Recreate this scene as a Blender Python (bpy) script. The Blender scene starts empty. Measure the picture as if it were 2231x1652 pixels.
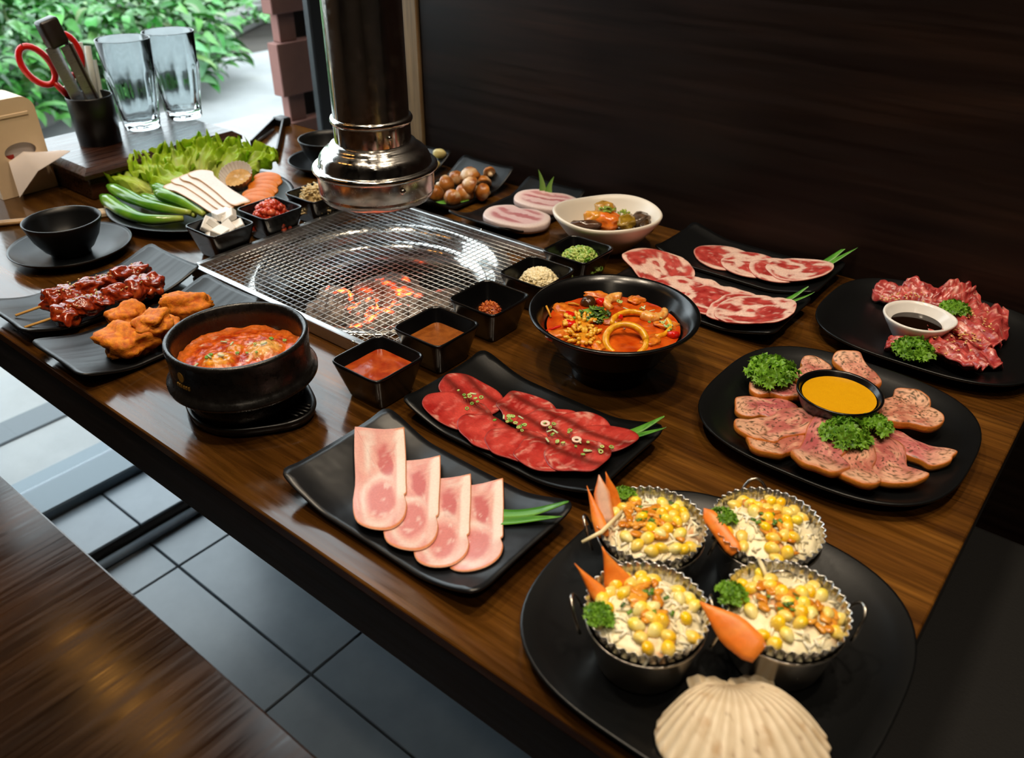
import bpy, bmesh, math, random
from mathutils import Vector, Matrix, noise

# ------------------------------------------------------------------ camera
sc = bpy.context.scene
C = sc.collection
TZ = 0.75                       # height of the table top
CAM_H = 1.25                    # height of the lens
W_PX, H_PX, F_PX = 2231.0, 1652.0, 1799.9
YAW, PIT, ROL = math.radians(-38.7771), math.radians(32.5005), math.radians(0.2380)
_f = Vector((math.sin(YAW)*math.cos(PIT), math.cos(YAW)*math.cos(PIT), -math.sin(PIT)))
_r0 = Vector((math.cos(YAW), -math.sin(YAW), 0.0))
_u0 = _r0.cross(_f)
CR = _r0*math.cos(ROL) + _u0*math.sin(ROL)
CU = _u0*math.cos(ROL) - _r0*math.sin(ROL)
CF = _f
cam_d = bpy.data.cameras.new('camera')
cam = bpy.data.objects.new('camera', cam_d)
C.objects.link(cam)
cam.matrix_world = Matrix(((CR.x, CU.x, -CF.x, 0.0), (CR.y, CU.y, -CF.y, 0.0), (CR.z, CU.z, -CF.z, CAM_H), (0, 0, 0, 1)))
cam_d.sensor_fit = 'HORIZONTAL'
cam_d.sensor_width = 36.0
cam_d.lens = F_PX/W_PX*36.0
cam_d.clip_start = 0.02
cam_d.clip_end = 100
cam_d.dof.use_dof = True
cam_d.dof.focus_distance = 0.92
cam_d.dof.aperture_fstop = 6.5
sc.camera = cam

# ------------------------------------------------------------------ world, light, exposure
wd = bpy.data.worlds.new('overcast_sky')
sc.world = wd
wd.use_nodes = True
wn = wd.node_tree
wn.nodes.clear()
wo = wn.nodes.new('ShaderNodeOutputWorld')
wb = wn.nodes.new('ShaderNodeBackground')
wb.inputs['Color'].default_value = (0.84, 0.93, 1.0, 1)
wb.inputs['Strength'].default_value = 5.0
wn.links.new(wb.outputs[0], wo.inputs[0])

LAMP_POWER = 12.0               # each warm ceiling lamp, watts (lamps are built with the ceiling)
sc.view_settings.view_transform = 'Standard'
sc.view_settings.look = 'None'
sc.view_settings.exposure = 0.0
sc.view_settings.gamma = 1.0
sc.view_settings.use_curve_mapping = False
sc.cycles.use_denoising = True
sc.cycles.use_adaptive_sampling = True
sc.cycles.adaptive_threshold = 0.05
sc.cycles.max_bounces = 6
sc.cycles.diffuse_bounces = 2
sc.cycles.glossy_bounces = 3
sc.cycles.transmission_bounces = 6
sc.cycles.transparent_max_bounces = 6
sc.cycles.caustics_reflective = False
sc.cycles.caustics_refractive = False
sc.cycles.sample_clamp_indirect = 4.0

random.seed(7)
PI = math.pi
TAU = 2*math.pi


def P(px, py, dz=0.0):
    """table position (x, y) that lies at height dz above the table top on that line of sight"""
    d = CF*F_PX + CR*(px - W_PX/2) + CU*(H_PX/2 - py)
    t = (TZ + dz - CAM_H)/d.z
    return (d.x*t, d.y*t)


# ------------------------------------------------------------------ colour and material helpers
def lin(v):
    v = v/255.0
    return v/12.92 if v <= 0.04045 else ((v + 0.055)/1.055)**2.4


def S(r, g, b):
    return (lin(r), lin(g), lin(b))


def mixc(a, b, t):
    t = max(0.0, min(1.0, t))
    return tuple(a[i]*(1 - t) + b[i]*t for i in range(3))


def sst(a, b, x):
    if a == b:
        return 0.0 if x < a else 1.0
    t = max(0.0, min(1.0, (x - a)/(b - a)))
    return t*t*(3 - 2*t)


def N(x, y, z=0.0):
    return noise.noise(Vector((x, y, z)))


def FB(x, y, z=0.0, o=4):
    s, a, f = 0.0, 0.5, 1.0
    for _ in range(o):
        s += a*noise.noise(Vector((x*f, y*f, z*f)))
        a *= 0.5
        f *= 2.1
    return s


class Nodes:
    def __init__(self, name):
        self.m = bpy.data.materials.new(name)
        self.m.use_nodes = True
        self.t = self.m.node_tree
        self.t.nodes.clear()
        self.out = self.t.nodes.new('ShaderNodeOutputMaterial')
        self.b = self.t.nodes.new('ShaderNodeBsdfPrincipled')
        self.t.links.new(self.b.outputs[0], self.out.inputs[0])

    def n(self, kind, **kw):
        nd = self.t.nodes.new(kind)
        for k, v in kw.items():
            if k in nd.inputs.keys():
                nd.inputs[k].default_value = v
            else:
                setattr(nd, k, v)
        return nd

    def l(self, a, b):
        self.t.links.new(a, b)

    def set(self, **kw):
        for k, v in kw.items():
            k = k.replace('_', ' ')
            if k in self.b.inputs.keys():
                i = self.b.inputs[k]
                if isinstance(v, tuple) and len(v) == 3 and i.type == 'RGBA':
                    v = v + (1.0,)
                i.default_value = v
        return self

    def coords(self, scale=(1, 1, 1), rot=(0, 0, 0), kind='Object'):
        tc = self.n('ShaderNodeTexCoord')
        mp = self.n('ShaderNodeMapping')
        mp.inputs['Scale'].default_value = scale
        mp.inputs['Rotation'].default_value = rot
        self.l(tc.outputs[kind], mp.inputs['Vector'])
        return mp.outputs[0]

    def noise(self, vec, scale=5.0, detail=4.0, rough=0.55, dist=0.0):
        nd = self.n('ShaderNodeTexNoise')
        nd.inputs['Scale'].default_value = scale
        nd.inputs['Detail'].default_value = detail
        nd.inputs['Roughness'].default_value = rough
        nd.inputs['Distortion'].default_value = dist
        if vec is not None:
            self.l(vec, nd.inputs['Vector'])
        return nd.outputs[0]

    def ramp(self, fac, stops):
        r = self.n('ShaderNodeValToRGB')
        e = r.color_ramp.elements
        while len(e) < len(stops):
            e.new(0.5)
        for i, (p, c) in enumerate(stops):
            e[i].position = p
            e[i].color = tuple(c) + (1.0,) if len(c) == 3 else c
        self.l(fac, r.inputs[0])
        return r.outputs[0]

    def bump(self, h, strength=0.3, dist=0.001):
        b = self.n('ShaderNodeBump')
        b.inputs['Strength'].default_value = strength
        b.inputs['Distance'].default_value = dist
        self.l(h, b.inputs['Height'])
        self.l(b.outputs[0], self.b.inputs['Normal'])
        return b

    def rng(self, fac, a, b, c, d):
        m = self.n('ShaderNodeMapRange')
        m.inputs[1].default_value, m.inputs[2].default_value = a, b
        m.inputs[3].default_value, m.inputs[4].default_value = c, d
        self.l(fac, m.inputs[0])
        return m.outputs[0]


MATS = {}


def simple(name, col, rough=0.5, metal=0.0, bump=0.0, bscale=200.0, var=0.0, coat=0.0, sss=0.0, spec=0.5):
    """plain material: colour with fine noise variation and relief"""
    if name in MATS:
        return MATS[name]
    k = Nodes(name)
    k.set(Base_Color=col, Roughness=rough, Metallic=metal, Specular_IOR_Level=spec)
    if coat:
        k.set(Coat_Weight=coat, Coat_Roughness=0.12)
    if var or bump:
        v = k.coords()
        h = k.noise(v, bscale, 3.0)
        if var:
            a = tuple(c*(1 - var) for c in col)
            b = tuple(min(1.0, c*(1 + var)) for c in col)
            k.l(k.ramp(k.noise(v, bscale*0.3, 4.0), [(0.3, a), (0.7, b)]), k.b.inputs['Base Color'])
        if bump:
            k.bump(h, bump)
    MATS[name] = k.m
    return k.m


def attr_mat(name, rough=0.35, sss=0.0, bump=0.15, bscale=400.0, coat=0.0, var=0.12, spec=0.5, trans=0.0):
    """colour pattern of the thing itself stored on its mesh, with grain and relief on top"""
    if name in MATS:
        return MATS[name]
    k = Nodes(name)
    a = k.n('ShaderNodeAttribute', attribute_name='Col')
    v = k.coords()
    h = k.noise(v, bscale, 4.0, 0.6)
    mx = k.n('ShaderNodeMix', data_type='RGBA', blend_type='MULTIPLY')
    mx.inputs[0].default_value = 1.0
    k.l(a.outputs['Color'], mx.inputs[6])
    k.l(k.ramp(h, [(0.25, (1 - var*2,)*3), (0.75, (1.0 + var,)*3)]), mx.inputs[7])
    k.l(mx.outputs[2], k.b.inputs['Base Color'])
    k.set(Roughness=rough, Specular_IOR_Level=spec)
    if coat:
        k.set(Coat_Weight=coat, Coat_Roughness=0.15)
    if trans:
        k.set(Transmission_Weight=trans)
    if bump:
        k.bump(h, bump)
    MATS[name] = k.m
    return k.m


def leaf_mat(name, rough, trans):
    """thin leaf: coloured by its mesh, lets some light through"""
    if name in MATS:
        return MATS[name]
    k = Nodes(name)
    a = k.n('ShaderNodeAttribute', attribute_name='Col')
    k.l(a.outputs['Color'], k.b.inputs['Base Color'])
    k.set(Roughness=rough, Specular_IOR_Level=0.4)
    k.bump(k.noise(k.coords(), 260.0, 3.0), 0.15)
    t = k.n('ShaderNodeBsdfTranslucent')
    k.l(a.outputs['Color'], t.inputs['Color'])
    m = k.n('ShaderNodeMixShader')
    m.inputs[0].default_value = trans
    k.l(k.b.outputs[0], m.inputs[1])
    k.l(t.outputs[0], m.inputs[2])
    k.l(m.outputs[0], k.out.inputs[0])
    MATS[name] = k.m
    return k.m


# ------------------------------------------------------------------ mesh helpers
def tag(o, label=None, cat=None, group=None, kind=None):
    if label:
        o['label'] = label
    if cat:
        o['category'] = cat
    if group:
        o['group'] = group
    if kind:
        o['kind'] = kind
    return o


def thing(name, label, cat, loc=(0, 0, 0), rz=0.0, group=None):
    o = bpy.data.objects.new(name, None)
    C.objects.link(o)
    o.empty_display_size = 0.05
    o.location = loc
    o.rotation_euler = (0, 0, rz)
    return tag(o, label, cat, group)


def build(name, vf, mat, parent=None, cols=None, smooth=True, loc=(0, 0, 0), rot=None):
    verts, faces = vf
    me = bpy.data.meshes.new(name)
    me.from_pydata([tuple(v) for v in verts], [], faces)
    if len(faces) < 12000:
        bm = bmesh.new()
        bm.from_mesh(me)
        bmesh.ops.recalc_face_normals(bm, faces=bm.faces[:])
        bm.to_mesh(me)
        bm.free()
    if cols:
        ca = me.color_attributes.new('Col', 'FLOAT_COLOR', 'POINT')
        flat = []
        for c in cols:
            flat.extend((c[0], c[1], c[2], 1.0))
        ca.data.foreach_set('color', flat)
    if smooth:
        me.polygons.foreach_set('use_smooth', [True]*len(me.polygons))
    me.update()
    if mat:
        me.materials.append(mat)
    o = bpy.data.objects.new(name, me)
    C.objects.link(o)
    o.location = loc
    if rot:
        o.rotation_euler = rot
    if parent:
        o.parent = parent
    return o


def struct(o):
    o['kind'] = 'structure'
    return o


class MB:
    """collects pieces that belong to ONE part"""
    def __init__(self):
        self.v, self.f, self.c = [], [], []

    def add(self, vf, M=None, col=None):
        vs, fs = vf
        k = len(self.v)
        if M is not None:
            vs = [M @ Vector(v) for v in vs]
        self.v.extend([tuple(v) for v in vs])
        self.f.extend([tuple(i + k for i in f) for f in fs])
        if col is not None:
            if isinstance(col, list):
                self.c.extend(col)
            else:
                self.c.extend([col]*len(vs))
        return self

    def build(self, name, mat, parent=None, smooth=True, loc=(0, 0, 0), rot=None):
        return build(name, (self.v, self.f), mat, parent, self.c if len(self.c) == len(self.v) and self.c else None, smooth, loc, rot)


def box(x0, x1, y0, y1, z0, z1):
    v = [(x, y, z) for z in (z0, z1) for y in (y0, y1) for x in (x0, x1)]
    f = [(0, 2, 3, 1), (4, 5, 7, 6), (0, 1, 5, 4), (2, 6, 7, 3), (0, 4, 6, 2), (1, 3, 7, 5)]
    return v, f


def bbox_(x0, x1, y0, y1, z0, z1, bev=0.003, seg=2):
    bm = bmesh.new()
    vs, fs = box(x0, x1, y0, y1, z0, z1)
    bv = [bm.verts.new(v) for v in vs]
    for f in fs:
        bm.faces.new([bv[i] for i in f])
    bmesh.ops.bevel(bm, geom=bm.edges[:], offset=bev, segments=seg, profile=0.5, affect='EDGES')
    bm.verts.index_update()
    r = ([tuple(v.co) for v in bm.verts], [tuple(v.index for v in f.verts) for f in bm.faces])
    bm.free()
    return r


def lathe(prof, seg=48, shape=None, rot=0.0, warp=None):
    """surface of revolution; shape(theta) multiplies the radius; warp(x,y,z,theta,i) moves a vertex"""
    v, f, idx = [], [], []
    for i, (r, z) in enumerate(prof):
        if r < 1e-6:
            idx.append([len(v)])
            p = (0, 0, z)
            v.append(warp(0, 0, z, 0, i) if warp else p)
        else:
            row = []
            for k in range(seg):
                a = TAU*k/seg
                m = shape(a, i) if shape else 1.0
                p = (r*m*math.cos(a + rot), r*m*math.sin(a + rot), z)
                row.append(len(v))
                v.append(warp(p[0], p[1], p[2], a, i) if warp else p)
            idx.append(row)
    for i in range(len(prof) - 1):
        A, B = idx[i], idx[i + 1]
        for k in range(seg):
            k2 = (k + 1) % seg
            if len(A) == 1 and len(B) == 1:
                continue
            if len(A) == 1:
                f.append((A[0], B[k2], B[k]))
            elif len(B) == 1:
                f.append((A[k], A[k2], B[0]))
            else:
                f.append((A[k], A[k2], B[k2], B[k]))
    return v, f


def sweep(pts, rad, seg=8, cap=True, flat=1.0):
    """round tube along a polyline; rad number or list"""
    pts = [Vector(p) for p in pts]
    n = len(pts)
    v, f = [], []
    up = None
    for i, p in enumerate(pts):
        t = (pts[min(i + 1, n - 1)] - pts[max(i - 1, 0)])
        t.normalize()
        if up is None:
            up = Vector((0, 0, 1)) if abs(t.z) < 0.9 else Vector((1, 0, 0))
        s = t.cross(up)
        s.normalize()
        up = s.cross(t)
        up.normalize()
        r = rad[i] if isinstance(rad, (list, tuple)) else rad
        for k in range(seg):
            a = TAU*k/seg
            v.append(tuple(p + s*(r*math.cos(a)) + up*(r*flat*math.sin(a))))
    for i in range(n - 1):
        for k in range(seg):
            k2 = (k + 1) % seg
            f.append((i*seg + k, i*seg + k2, (i + 1)*seg + k2, (i + 1)*seg + k))
    if cap:
        f.append(tuple(range(seg - 1, -1, -1)))
        f.append(tuple((n - 1)*seg + k for k in range(seg)))
    return v, f


def ico(sub=2):
    bm = bmesh.new()
    bmesh.ops.create_icosphere(bm, subdivisions=sub, radius=1.0)
    bm.verts.index_update()
    r = ([tuple(v.co) for v in bm.verts], [tuple(v.index for v in f.verts) for f in bm.faces])
    bm.free()
    return r


_ICO = {s: ico(s) for s in (1, 2, 3, 4)}


def blob(r=(1, 1, 1), amp=0.2, freq=1.5, seed=0.0, sub=3, amp2=0.0, freq2=6.0, colf=None):
    v, f = _ICO[sub]
    out, cols = [], []
    for (x, y, z) in v:
        d = 1.0 + amp*noise.noise(Vector((x*freq + seed, y*freq - seed*0.7, z*freq + seed*1.3)))
        q = 0.0
        if amp2:
            q = noise.noise(Vector((x*freq2 + seed, y*freq2, z*freq2 - seed)))
            d += amp2*q
        out.append((x*d*r[0], y*d*r[1], z*d*r[2]))
        if colf:
            cols.append(colf(x, y, z, q))
    return (out, f, cols) if colf else (out, f)


def xf(loc=(0, 0, 0), rz=0.0, rx=0.0, ry=0.0, s=1.0):
    sc_ = s if isinstance(s, (tuple, list)) else (s, s, s)
    return Matrix.Translation(loc) @ Matrix.Rotation(rz, 4, 'Z') @ Matrix.Rotation(ry, 4, 'Y') @ Matrix.Rotation(rx, 4, 'X') @ Matrix.Diagonal((sc_[0], sc_[1], sc_[2], 1))


def smooth_outline(pts, n=48):
    """closed Catmull-Rom through pts resampled to n points"""
    m = len(pts)
    out = []
    for i in range(n):
        u = i*m/n
        k = int(u)
        t = u - k
        p0, p1, p2, p3 = (pts[(k + j) % m] for j in (-1, 0, 1, 2))
        q = []
        for a in range(2):
            q.append(0.5*((2*p1[a]) + (-p0[a] + p2[a])*t + (2*p0[a] - 5*p1[a] + 4*p2[a] - p3[a])*t*t + (-p0[a] + 3*p1[a] - 3*p2[a] + p3[a])*t**3))
        out.append(tuple(q))
    return out


def slab(outline, thick, zf, colf=None, rings=10, edge=None, bulge=0.0, cen=None, sidecol=None):
    """flat food slice: outline (world xy), laid over the height field zf; colf(x,y,t,a)"""
    n = len(outline)
    cx = sum(p[0] for p in outline)/n if cen is None else cen[0]
    cy = sum(p[1] for p in outline)/n if cen is None else cen[1]
    e = edge if edge is not None else thick*0.6
    v, f, c = [], [], []

    def put(x, y, z, t, a, side=0.0):
        v.append((x - cx, y - cy, z))
        if colf:
            k = colf(x - cx, y - cy, t, a)
            if side and sidecol:
                k = mixc(k, sidecol, side)
            c.append(k)
    put(cx, cy, zf(cx, cy) + thick + bulge, 0.0, 0.0)
    R = []
    for i in range(1, rings + 1):
        t = i/rings
        row = []
        for k, (px, py) in enumerate(outline):
            x, y = cx + (px - cx)*t, cy + (py - cy)*t
            row.append(len(v))
            put(x, y, zf(x, y) + thick*(1 - 0.12*sst(0.85, 1.0, t)) + bulge*(1 - t*t), t, TAU*k/n, 0.0)
        R.append(row)
    for (dt, fr, sd) in ((1.012, 0.72, 0.8), (1.014, 0.35, 1.0), (0.99, 0.0, 1.0)):
        row = []
        for k, (px, py) in enumerate(outline):
            x, y = cx + (px - cx)*dt, cy + (py - cy)*dt
            row.append(len(v))
            put(x, y, zf(x, y) + thick*fr, 1.0, TAU*k/n, sd)
        R.append(row)
    for k in range(n):
        f.append((0, R[0][k], R[0][(k + 1) % n]))
    for i in range(len(R) - 1):
        for k in range(n):
            k2 = (k + 1) % n
            f.append((R[i][k], R[i + 1][k], R[i + 1][k2], R[i][k2]))
    for t in (0.75, 0.5, 0.25):
        row = []
        for k, (px, py) in enumerate(outline):
            x, y = cx + (px - cx)*t, cy + (py - cy)*t
            row.append(len(v))
            put(x, y, zf(x, y), t, TAU*k/n, 1.0)
        for k in range(n):
            k2 = (k + 1) % n
            f.append((R[-1][k], row[k], row[k2], R[-1][k2]))
        R.append(row)
    put(cx, cy, zf(cx, cy), 0.0, 0.0, 1.0)
    for k in range(n):
        f.append((R[-1][k], len(v) - 1, R[-1][(k + 1) % n]))
    return (v, f), c, (cx, cy)


def lay_slice(name, outline, thick, zf, colf, mat, label, cat, group=None, lift=0.0, **kw):
    vf, c, cen = slab(outline, thick, lambda x, y: zf(x, y) + lift, colf, **kw)
    o = build(name, vf, mat, None, c, True, (cen[0], cen[1], 0))
    return tag(o, label, cat, group)


def disc_surface(r, rings, seg, zf, colf, shape=None):
    """food or liquid surface filling a bowl: height and colour per point, closed below"""
    v, f, c = [], [], []
    v.append((0, 0, zf(0, 0, 0)))
    c.append(colf(0, 0, 0))
    for i in range(1, rings + 1):
        t = i/rings
        for k in range(seg):
            a = TAU*k/seg
            m = shape(a) if shape else 1.0
            x, y = r*t*m*math.cos(a), r*t*m*math.sin(a)
            v.append((x, y, zf(x, y, t)))
            c.append(colf(x, y, t))
    for k in range(seg):
        f.append((0, 1 + k, 1 + (k + 1) % seg))
    for i in range(rings - 1):
        for k in range(seg):
            k2 = (k + 1) % seg
            f.append((1 + i*seg + k, 1 + (i + 1)*seg + k, 1 + (i + 1)*seg + k2, 1 + i*seg + k2))
    return (v, f), c


def copy_tree(o, parent=None):
    c = o.copy()
    C.objects.link(c)
    if parent:
        c.parent = parent
    for ch in list(o.children):
        copy_tree(ch, c)
    return c

# ------------------------------------------------------------------ shared materials
def wood_mat(name, dark, mid, light, grain_axis=0, rough=0.3, bump=0.25, coarse=1.0, pool=(0.45, 0.75), coat=0.0):
    k = Nodes(name)
    s1 = [26.0*coarse]*3
    s1[grain_axis] = 2.2*coarse
    s2 = [150.0*coarse]*3
    s2[grain_axis] = 6.0*coarse
    v1 = k.coords(tuple(s1))
    v2 = k.coords(tuple(s2))
    n1 = k.noise(v1, 1.0, 5.0, 0.6, 0.6)
    n2 = k.noise(v2, 1.0, 3.0, 0.6, 0.2)
    v3 = k.coords((3.2*coarse,)*3)
    n3 = k.noise(v3, 1.0, 2.0)
    c1 = k.ramp(n1, [(0.30, dark), (0.52, mid), (0.74, light)])
    mx = k.n('ShaderNodeMix', data_type='RGBA', blend_type='MULTIPLY')
    mx.inputs[0].default_value = 0.8
    k.l(c1, mx.inputs[6])
    k.l(k.ramp(n2, [(0.34, (0.52,)*3), (0.64, (1.12,)*3)]), mx.inputs[7])
    m2 = k.n('ShaderNodeMix', data_type='RGBA', blend_type='MULTIPLY')
    m2.inputs[0].default_value = 1.0
    k.l(mx.outputs[2], m2.inputs[6])
    k.l(k.ramp(n3, [(0.35, (pool[0],)*3), (0.65, (1.0,)*3)]), m2.inputs[7])
    k.l(m2.outputs[2], k.b.inputs['Base Color'])
    k.l(k.rng(n2, 0.3, 0.7, rough - 0.05, rough + 0.10), k.b.inputs['Roughness'])
    if name.startswith('dark_wall'):
        k.set(Specular_IOR_Level=0.2)
    if coat:
        k.set(Coat_Weight=coat, Coat_Roughness=0.18)
    k.bump(n2, bump, 0.0004)
    MATS[name] = k.m
    return k.m


M_TABLE = wood_mat('table_walnut', S(66, 38, 12), S(94, 58, 20), S(124, 81, 30), 0, 0.12, 0.04, 1.5)
M_TABLE2 = wood_mat('neighbour_table_walnut', S(36, 20, 8), S(48, 28, 12), S(62, 38, 17), 1, 0.15, 0.04, 1.6)
M_EDGE = wood_mat('table_edge_veneer', S(14, 7, 5), S(26, 14, 9), S(38, 22, 14), 0, 0.5, 0.2)
M_WALLWOOD = wood_mat('dark_wall_laminate', S(22, 12, 9), S(34, 20, 14), S(50, 31, 21), 0, 0.45, 0.12, 0.55)
M_CHEST = wood_mat('chest_stained_wood', S(26, 12, 6), S(58, 32, 19), S(84, 50, 30), 1, 0.26, 0.12, 1.2)

M_STEEL = None
k_ = Nodes('polished_steel')
k_.set(Base_Color=(0.62, 0.60, 0.57), Metallic=1.0, Roughness=0.14)
v_ = k_.coords((1, 1, 1))
nz = k_.noise(v_, 90.0, 5.0, 0.7)
k_.l(k_.rng(nz, 0.35, 0.75, 0.07, 0.26), k_.b.inputs['Roughness'])
M_STEEL = k_.m
k_ = Nodes('brushed_steel')
k_.set(Base_Color=(0.50, 0.50, 0.50), Metallic=1.0, Roughness=0.34)
v_ = k_.coords((1, 1, 30))
k_.l(k_.rng(k_.noise(v_, 60.0, 4.0), 0.3, 0.7, 0.24, 0.44), k_.b.inputs['Roughness'])
M_BRUSHED = k_.m
k_ = Nodes('satin_steel')
k_.set(Base_Color=(0.56, 0.54, 0.51), Metallic=1.0, Roughness=0.24)
k_.l(k_.rng(k_.noise(k_.coords((1, 1, 1)), 120.0, 4.0), 0.3, 0.7, 0.18, 0.30), k_.b.inputs['Roughness'])
M_SATIN = k_.m
M_WIRE = simple('grate_wire_steel', (0.58, 0.60, 0.62), 0.32, 1.0)
M_CUPSTEEL = simple('warm_cup_steel', (0.46, 0.42, 0.37), 0.26, 1.0, 0.1, 120.0)
M_FOIL = simple('crinkled_foil', (0.82, 0.80, 0.77), 0.24, 1.0, 0.5, 260.0)

k_ = Nodes('black_melamine')
k_.set(Base_Color=S(11, 12, 13), Roughness=0.32, Specular_IOR_Level=0.32)
v_ = k_.coords((1, 1, 1))
n_ = k_.noise(v_, 900.0, 3.0)
k_.bump(n_, 0.10, 0.0006)
M_BLACK = k_.m
k_ = Nodes('ridged_black_melamine')
k_.set(Base_Color=S(13, 14, 16), Roughness=0.38, Specular_IOR_Level=0.4)
v_ = k_.coords((36, 5, 5))
n_ = k_.noise(v_, 1.0, 2.0, 0.4, 0.5)
k_.bump(n_, 0.55, 0.0035)
M_RIDGED = k_.m
k_ = Nodes('hammered_black_melamine')
k_.set(Base_Color=S(15, 16, 19), Roughness=0.35)
v_ = k_.coords((1, 1, 1))
n_ = k_.noise(v_, 26.0, 2.0, 0.4)
k_.bump(n_, 0.45, 0.004)
M_HAMMER = k_.m
M_RAMEKIN = simple('gloss_black_melamine', S(8, 8, 9), 0.22, 0, 0.05, 600.0)
k_ = Nodes('black_glazed_stoneware')
k_.set(Base_Color=S(17, 15, 14), Roughness=0.24)
v_ = k_.coords((1, 1, 1))
n_ = k_.noise(v_, 120.0, 5.0, 0.65)
k_.l(k_.rng(n_, 0.3, 0.7, 0.15, 0.42), k_.b.inputs['Roughness'])
k_.bump(n_, 0.25, 0.0015)
M_STONE = k_.m
M_WHITECER = simple('white_stoneware', S(226, 217, 204), 0.35, 0, 0.25, 60.0, 0.03)
M_PORCELAIN = simple('white_porcelain', S(232, 228, 224), 0.18)
M_DARKMETAL = simple('dark_window_metal', S(34, 39, 43), 0.38, 0.0, 0.05, 300.0)
M_ALU = simple('grey_sill_metal', S(92, 103, 110), 0.42, 0.3, 0.05, 200.0)
M_BLACKPLASTIC = simple('black_plastic', S(14, 13, 13), 0.34)
M_WALLPLAIN = simple('dark_plaster', S(70, 58, 48), 0.8, 0, 0.2, 40.0)
M_CEIL = simple('ceiling_paint', S(120, 108, 95), 0.85, 0, 0.1, 60.0)
M_BENCH = simple('black_leatherette', S(8, 7, 7), 0.8, 0, 0.4, 250.0)
M_STRIP = wood_mat('raw_board_edge', S(120, 96, 66), S(150, 122, 86), S(168, 140, 102), 2, 0.6, 0.2)


# ------------------------------------------------------------------ the room
XW = -1.70                       # window plane
X_R, Y_F, Z_C = 2.4, -2.2, 3.20
fl = struct(build('floor', box(-1.44, X_R, Y_F, 1.14, -0.06, -0.006), simple('grout', S(38, 42, 46), 0.8)))
k_ = Nodes('grey_floor_tile')
k_.set(Base_Color=S(98, 106, 114), Roughness=0.26)
v_ = k_.coords((1, 1, 1))
k_.l(k_.ramp(k_.noise(v_, 9.0, 5.0), [(0.3, S(118, 127, 136)), (0.7, S(132, 141, 149))]), k_.b.inputs['Base Color'])
k_.bump(k_.noise(v_, 500.0, 2.0), 0.08, 0.0006)
M_TILE = k_.m
TP = 0.4235
tile_mesh = None
xs = [-1.311 + TP*i for i in range(-1, 9)]
ys = [0.53 + 0.42*i for i in range(-7, 2)]
for i in range(len(xs) - 1):
    for j in range(len(ys) - 1):
        x0, x1 = max(xs[i], -1.436), min(xs[i + 1], X_R)
        y0, y1 = max(ys[j], Y_F), min(ys[j + 1], 1.116)
        if x1 - x0 < 0.02 or y1 - y0 < 0.02:
            continue
        full = abs((x1 - x0) - TP) < 1e-4 and abs((y1 - y0) - 0.42) < 1e-4
        if full and tile_mesh:
            o = bpy.data.objects.new('floor_tile', tile_mesh)
            C.objects.link(o)
            o.parent = fl
        else:
            hx, hy = (x1 - x0)/2 - 0.002, (y1 - y0)/2 - 0.002
            o = build('floor_tile', bbox_(-hx, hx, -hy, hy, -0.012, 0.0, 0.0015, 1), M_TILE, fl, smooth=False)
            if full:
                tile_mesh = o.data
        o.location = ((x0 + x1)/2, (y0 + y1)/2, 0)
# raised tiled ledge in front of the window
lg = struct(build('trim_1', box(-1.60, -1.437, Y_F, 1.118, -0.05, 0.036), simple('ledge_black', S(10, 10, 11), 0.5)))
for j in range(10):
    y0, y1 = max(Y_F, -2.41 + 0.42*j), min(1.70, -1.99 + 0.42*j)
    if y1 > y0:
        build('ledge_tile', bbox_(-1.598, -1.439, y0 + 0.002, y1 - 0.002, 0.03, 0.042, 0.0015, 1), M_TILE, lg, smooth=False)
cove = struct(build('trim_2', sweep([(-1.424, Y_F, 0.010), (-1.424, 1.1, 0.010)], 0.011, 12), M_TILE))

# window: bottom rail, post, head rail, pane
win = bpy.data.objects.new('window_1', None)
C.objects.link(win)
struct(win)
build('bottom_rail', bbox_(-1.70, -1.60, 0.335, 1.78, -0.02, 0.066, 0.004, 1), M_ALU, win, smooth=False)
build('outer_rail', bbox_(-1.775, -1.703, 0.335, 1.78, -0.02, 0.050, 0.004, 1), M_ALU, win, smooth=False)
build('post', bbox_(-1.712, -1.688, 1.335, 1.392, 0.066, 3.06, 0.004, 1), M_DARKMETAL, win, smooth=False)
build('post', bbox_(-1.712, -1.680, 1.40, 1.78, 0.066, 3.06, 0.004, 1), M_DARKMETAL, win, smooth=False)
build('head_rail', bbox_(-1.74, -1.66, 0.335, 1.78, 3.06, 3.20, 0.004, 1), M_DARKMETAL, win, smooth=False)
k_ = Nodes('window_glass')
k_.t.nodes.remove(k_.b)
lw = k_.n('ShaderNodeLayerWeight', Blend=0.5)
pw = k_.n('ShaderNodeMath', operation='POWER')
k_.l(lw.outputs['Facing'], pw.inputs[0])
pw.inputs[1].default_value = 5.0
ma = k_.n('ShaderNodeMath', operation='MULTIPLY_ADD')
k_.l(pw.outputs[0], ma.inputs[0])
ma.inputs[1].default_value = 0.9
ma.inputs[2].default_value = 0.04
tr = k_.n('ShaderNodeBsdfTransparent', Color=(0.97, 0.99, 0.98, 1))
gl = k_.n('ShaderNodeBsdfGlossy', Roughness=0.02)
ms = k_.n('ShaderNodeMixShader')
k_.l(ma.outputs[0], ms.inputs[0])
k_.l(tr.outputs[0], ms.inputs[1])
k_.l(gl.outputs[0], ms.inputs[2])
k_.l(ms.outputs[0], k_.out.inputs[0])
M_PANE = k_.m
build('pane', box(-1.704, -1.700, 0.365, 1.335, 0.066, 3.06), M_PANE, win, smooth=False)
build('post', bbox_(-1.715, -1.685, 0.335, 0.365, 0.066, 3.06, 0.004, 1), M_DARKMETAL, win, smooth=False)
struct(build('wall_left', box(-1.76, -1.64, Y_F, 0.335, 0.0, Z_C), M_WALLPLAIN, smooth=False))

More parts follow.
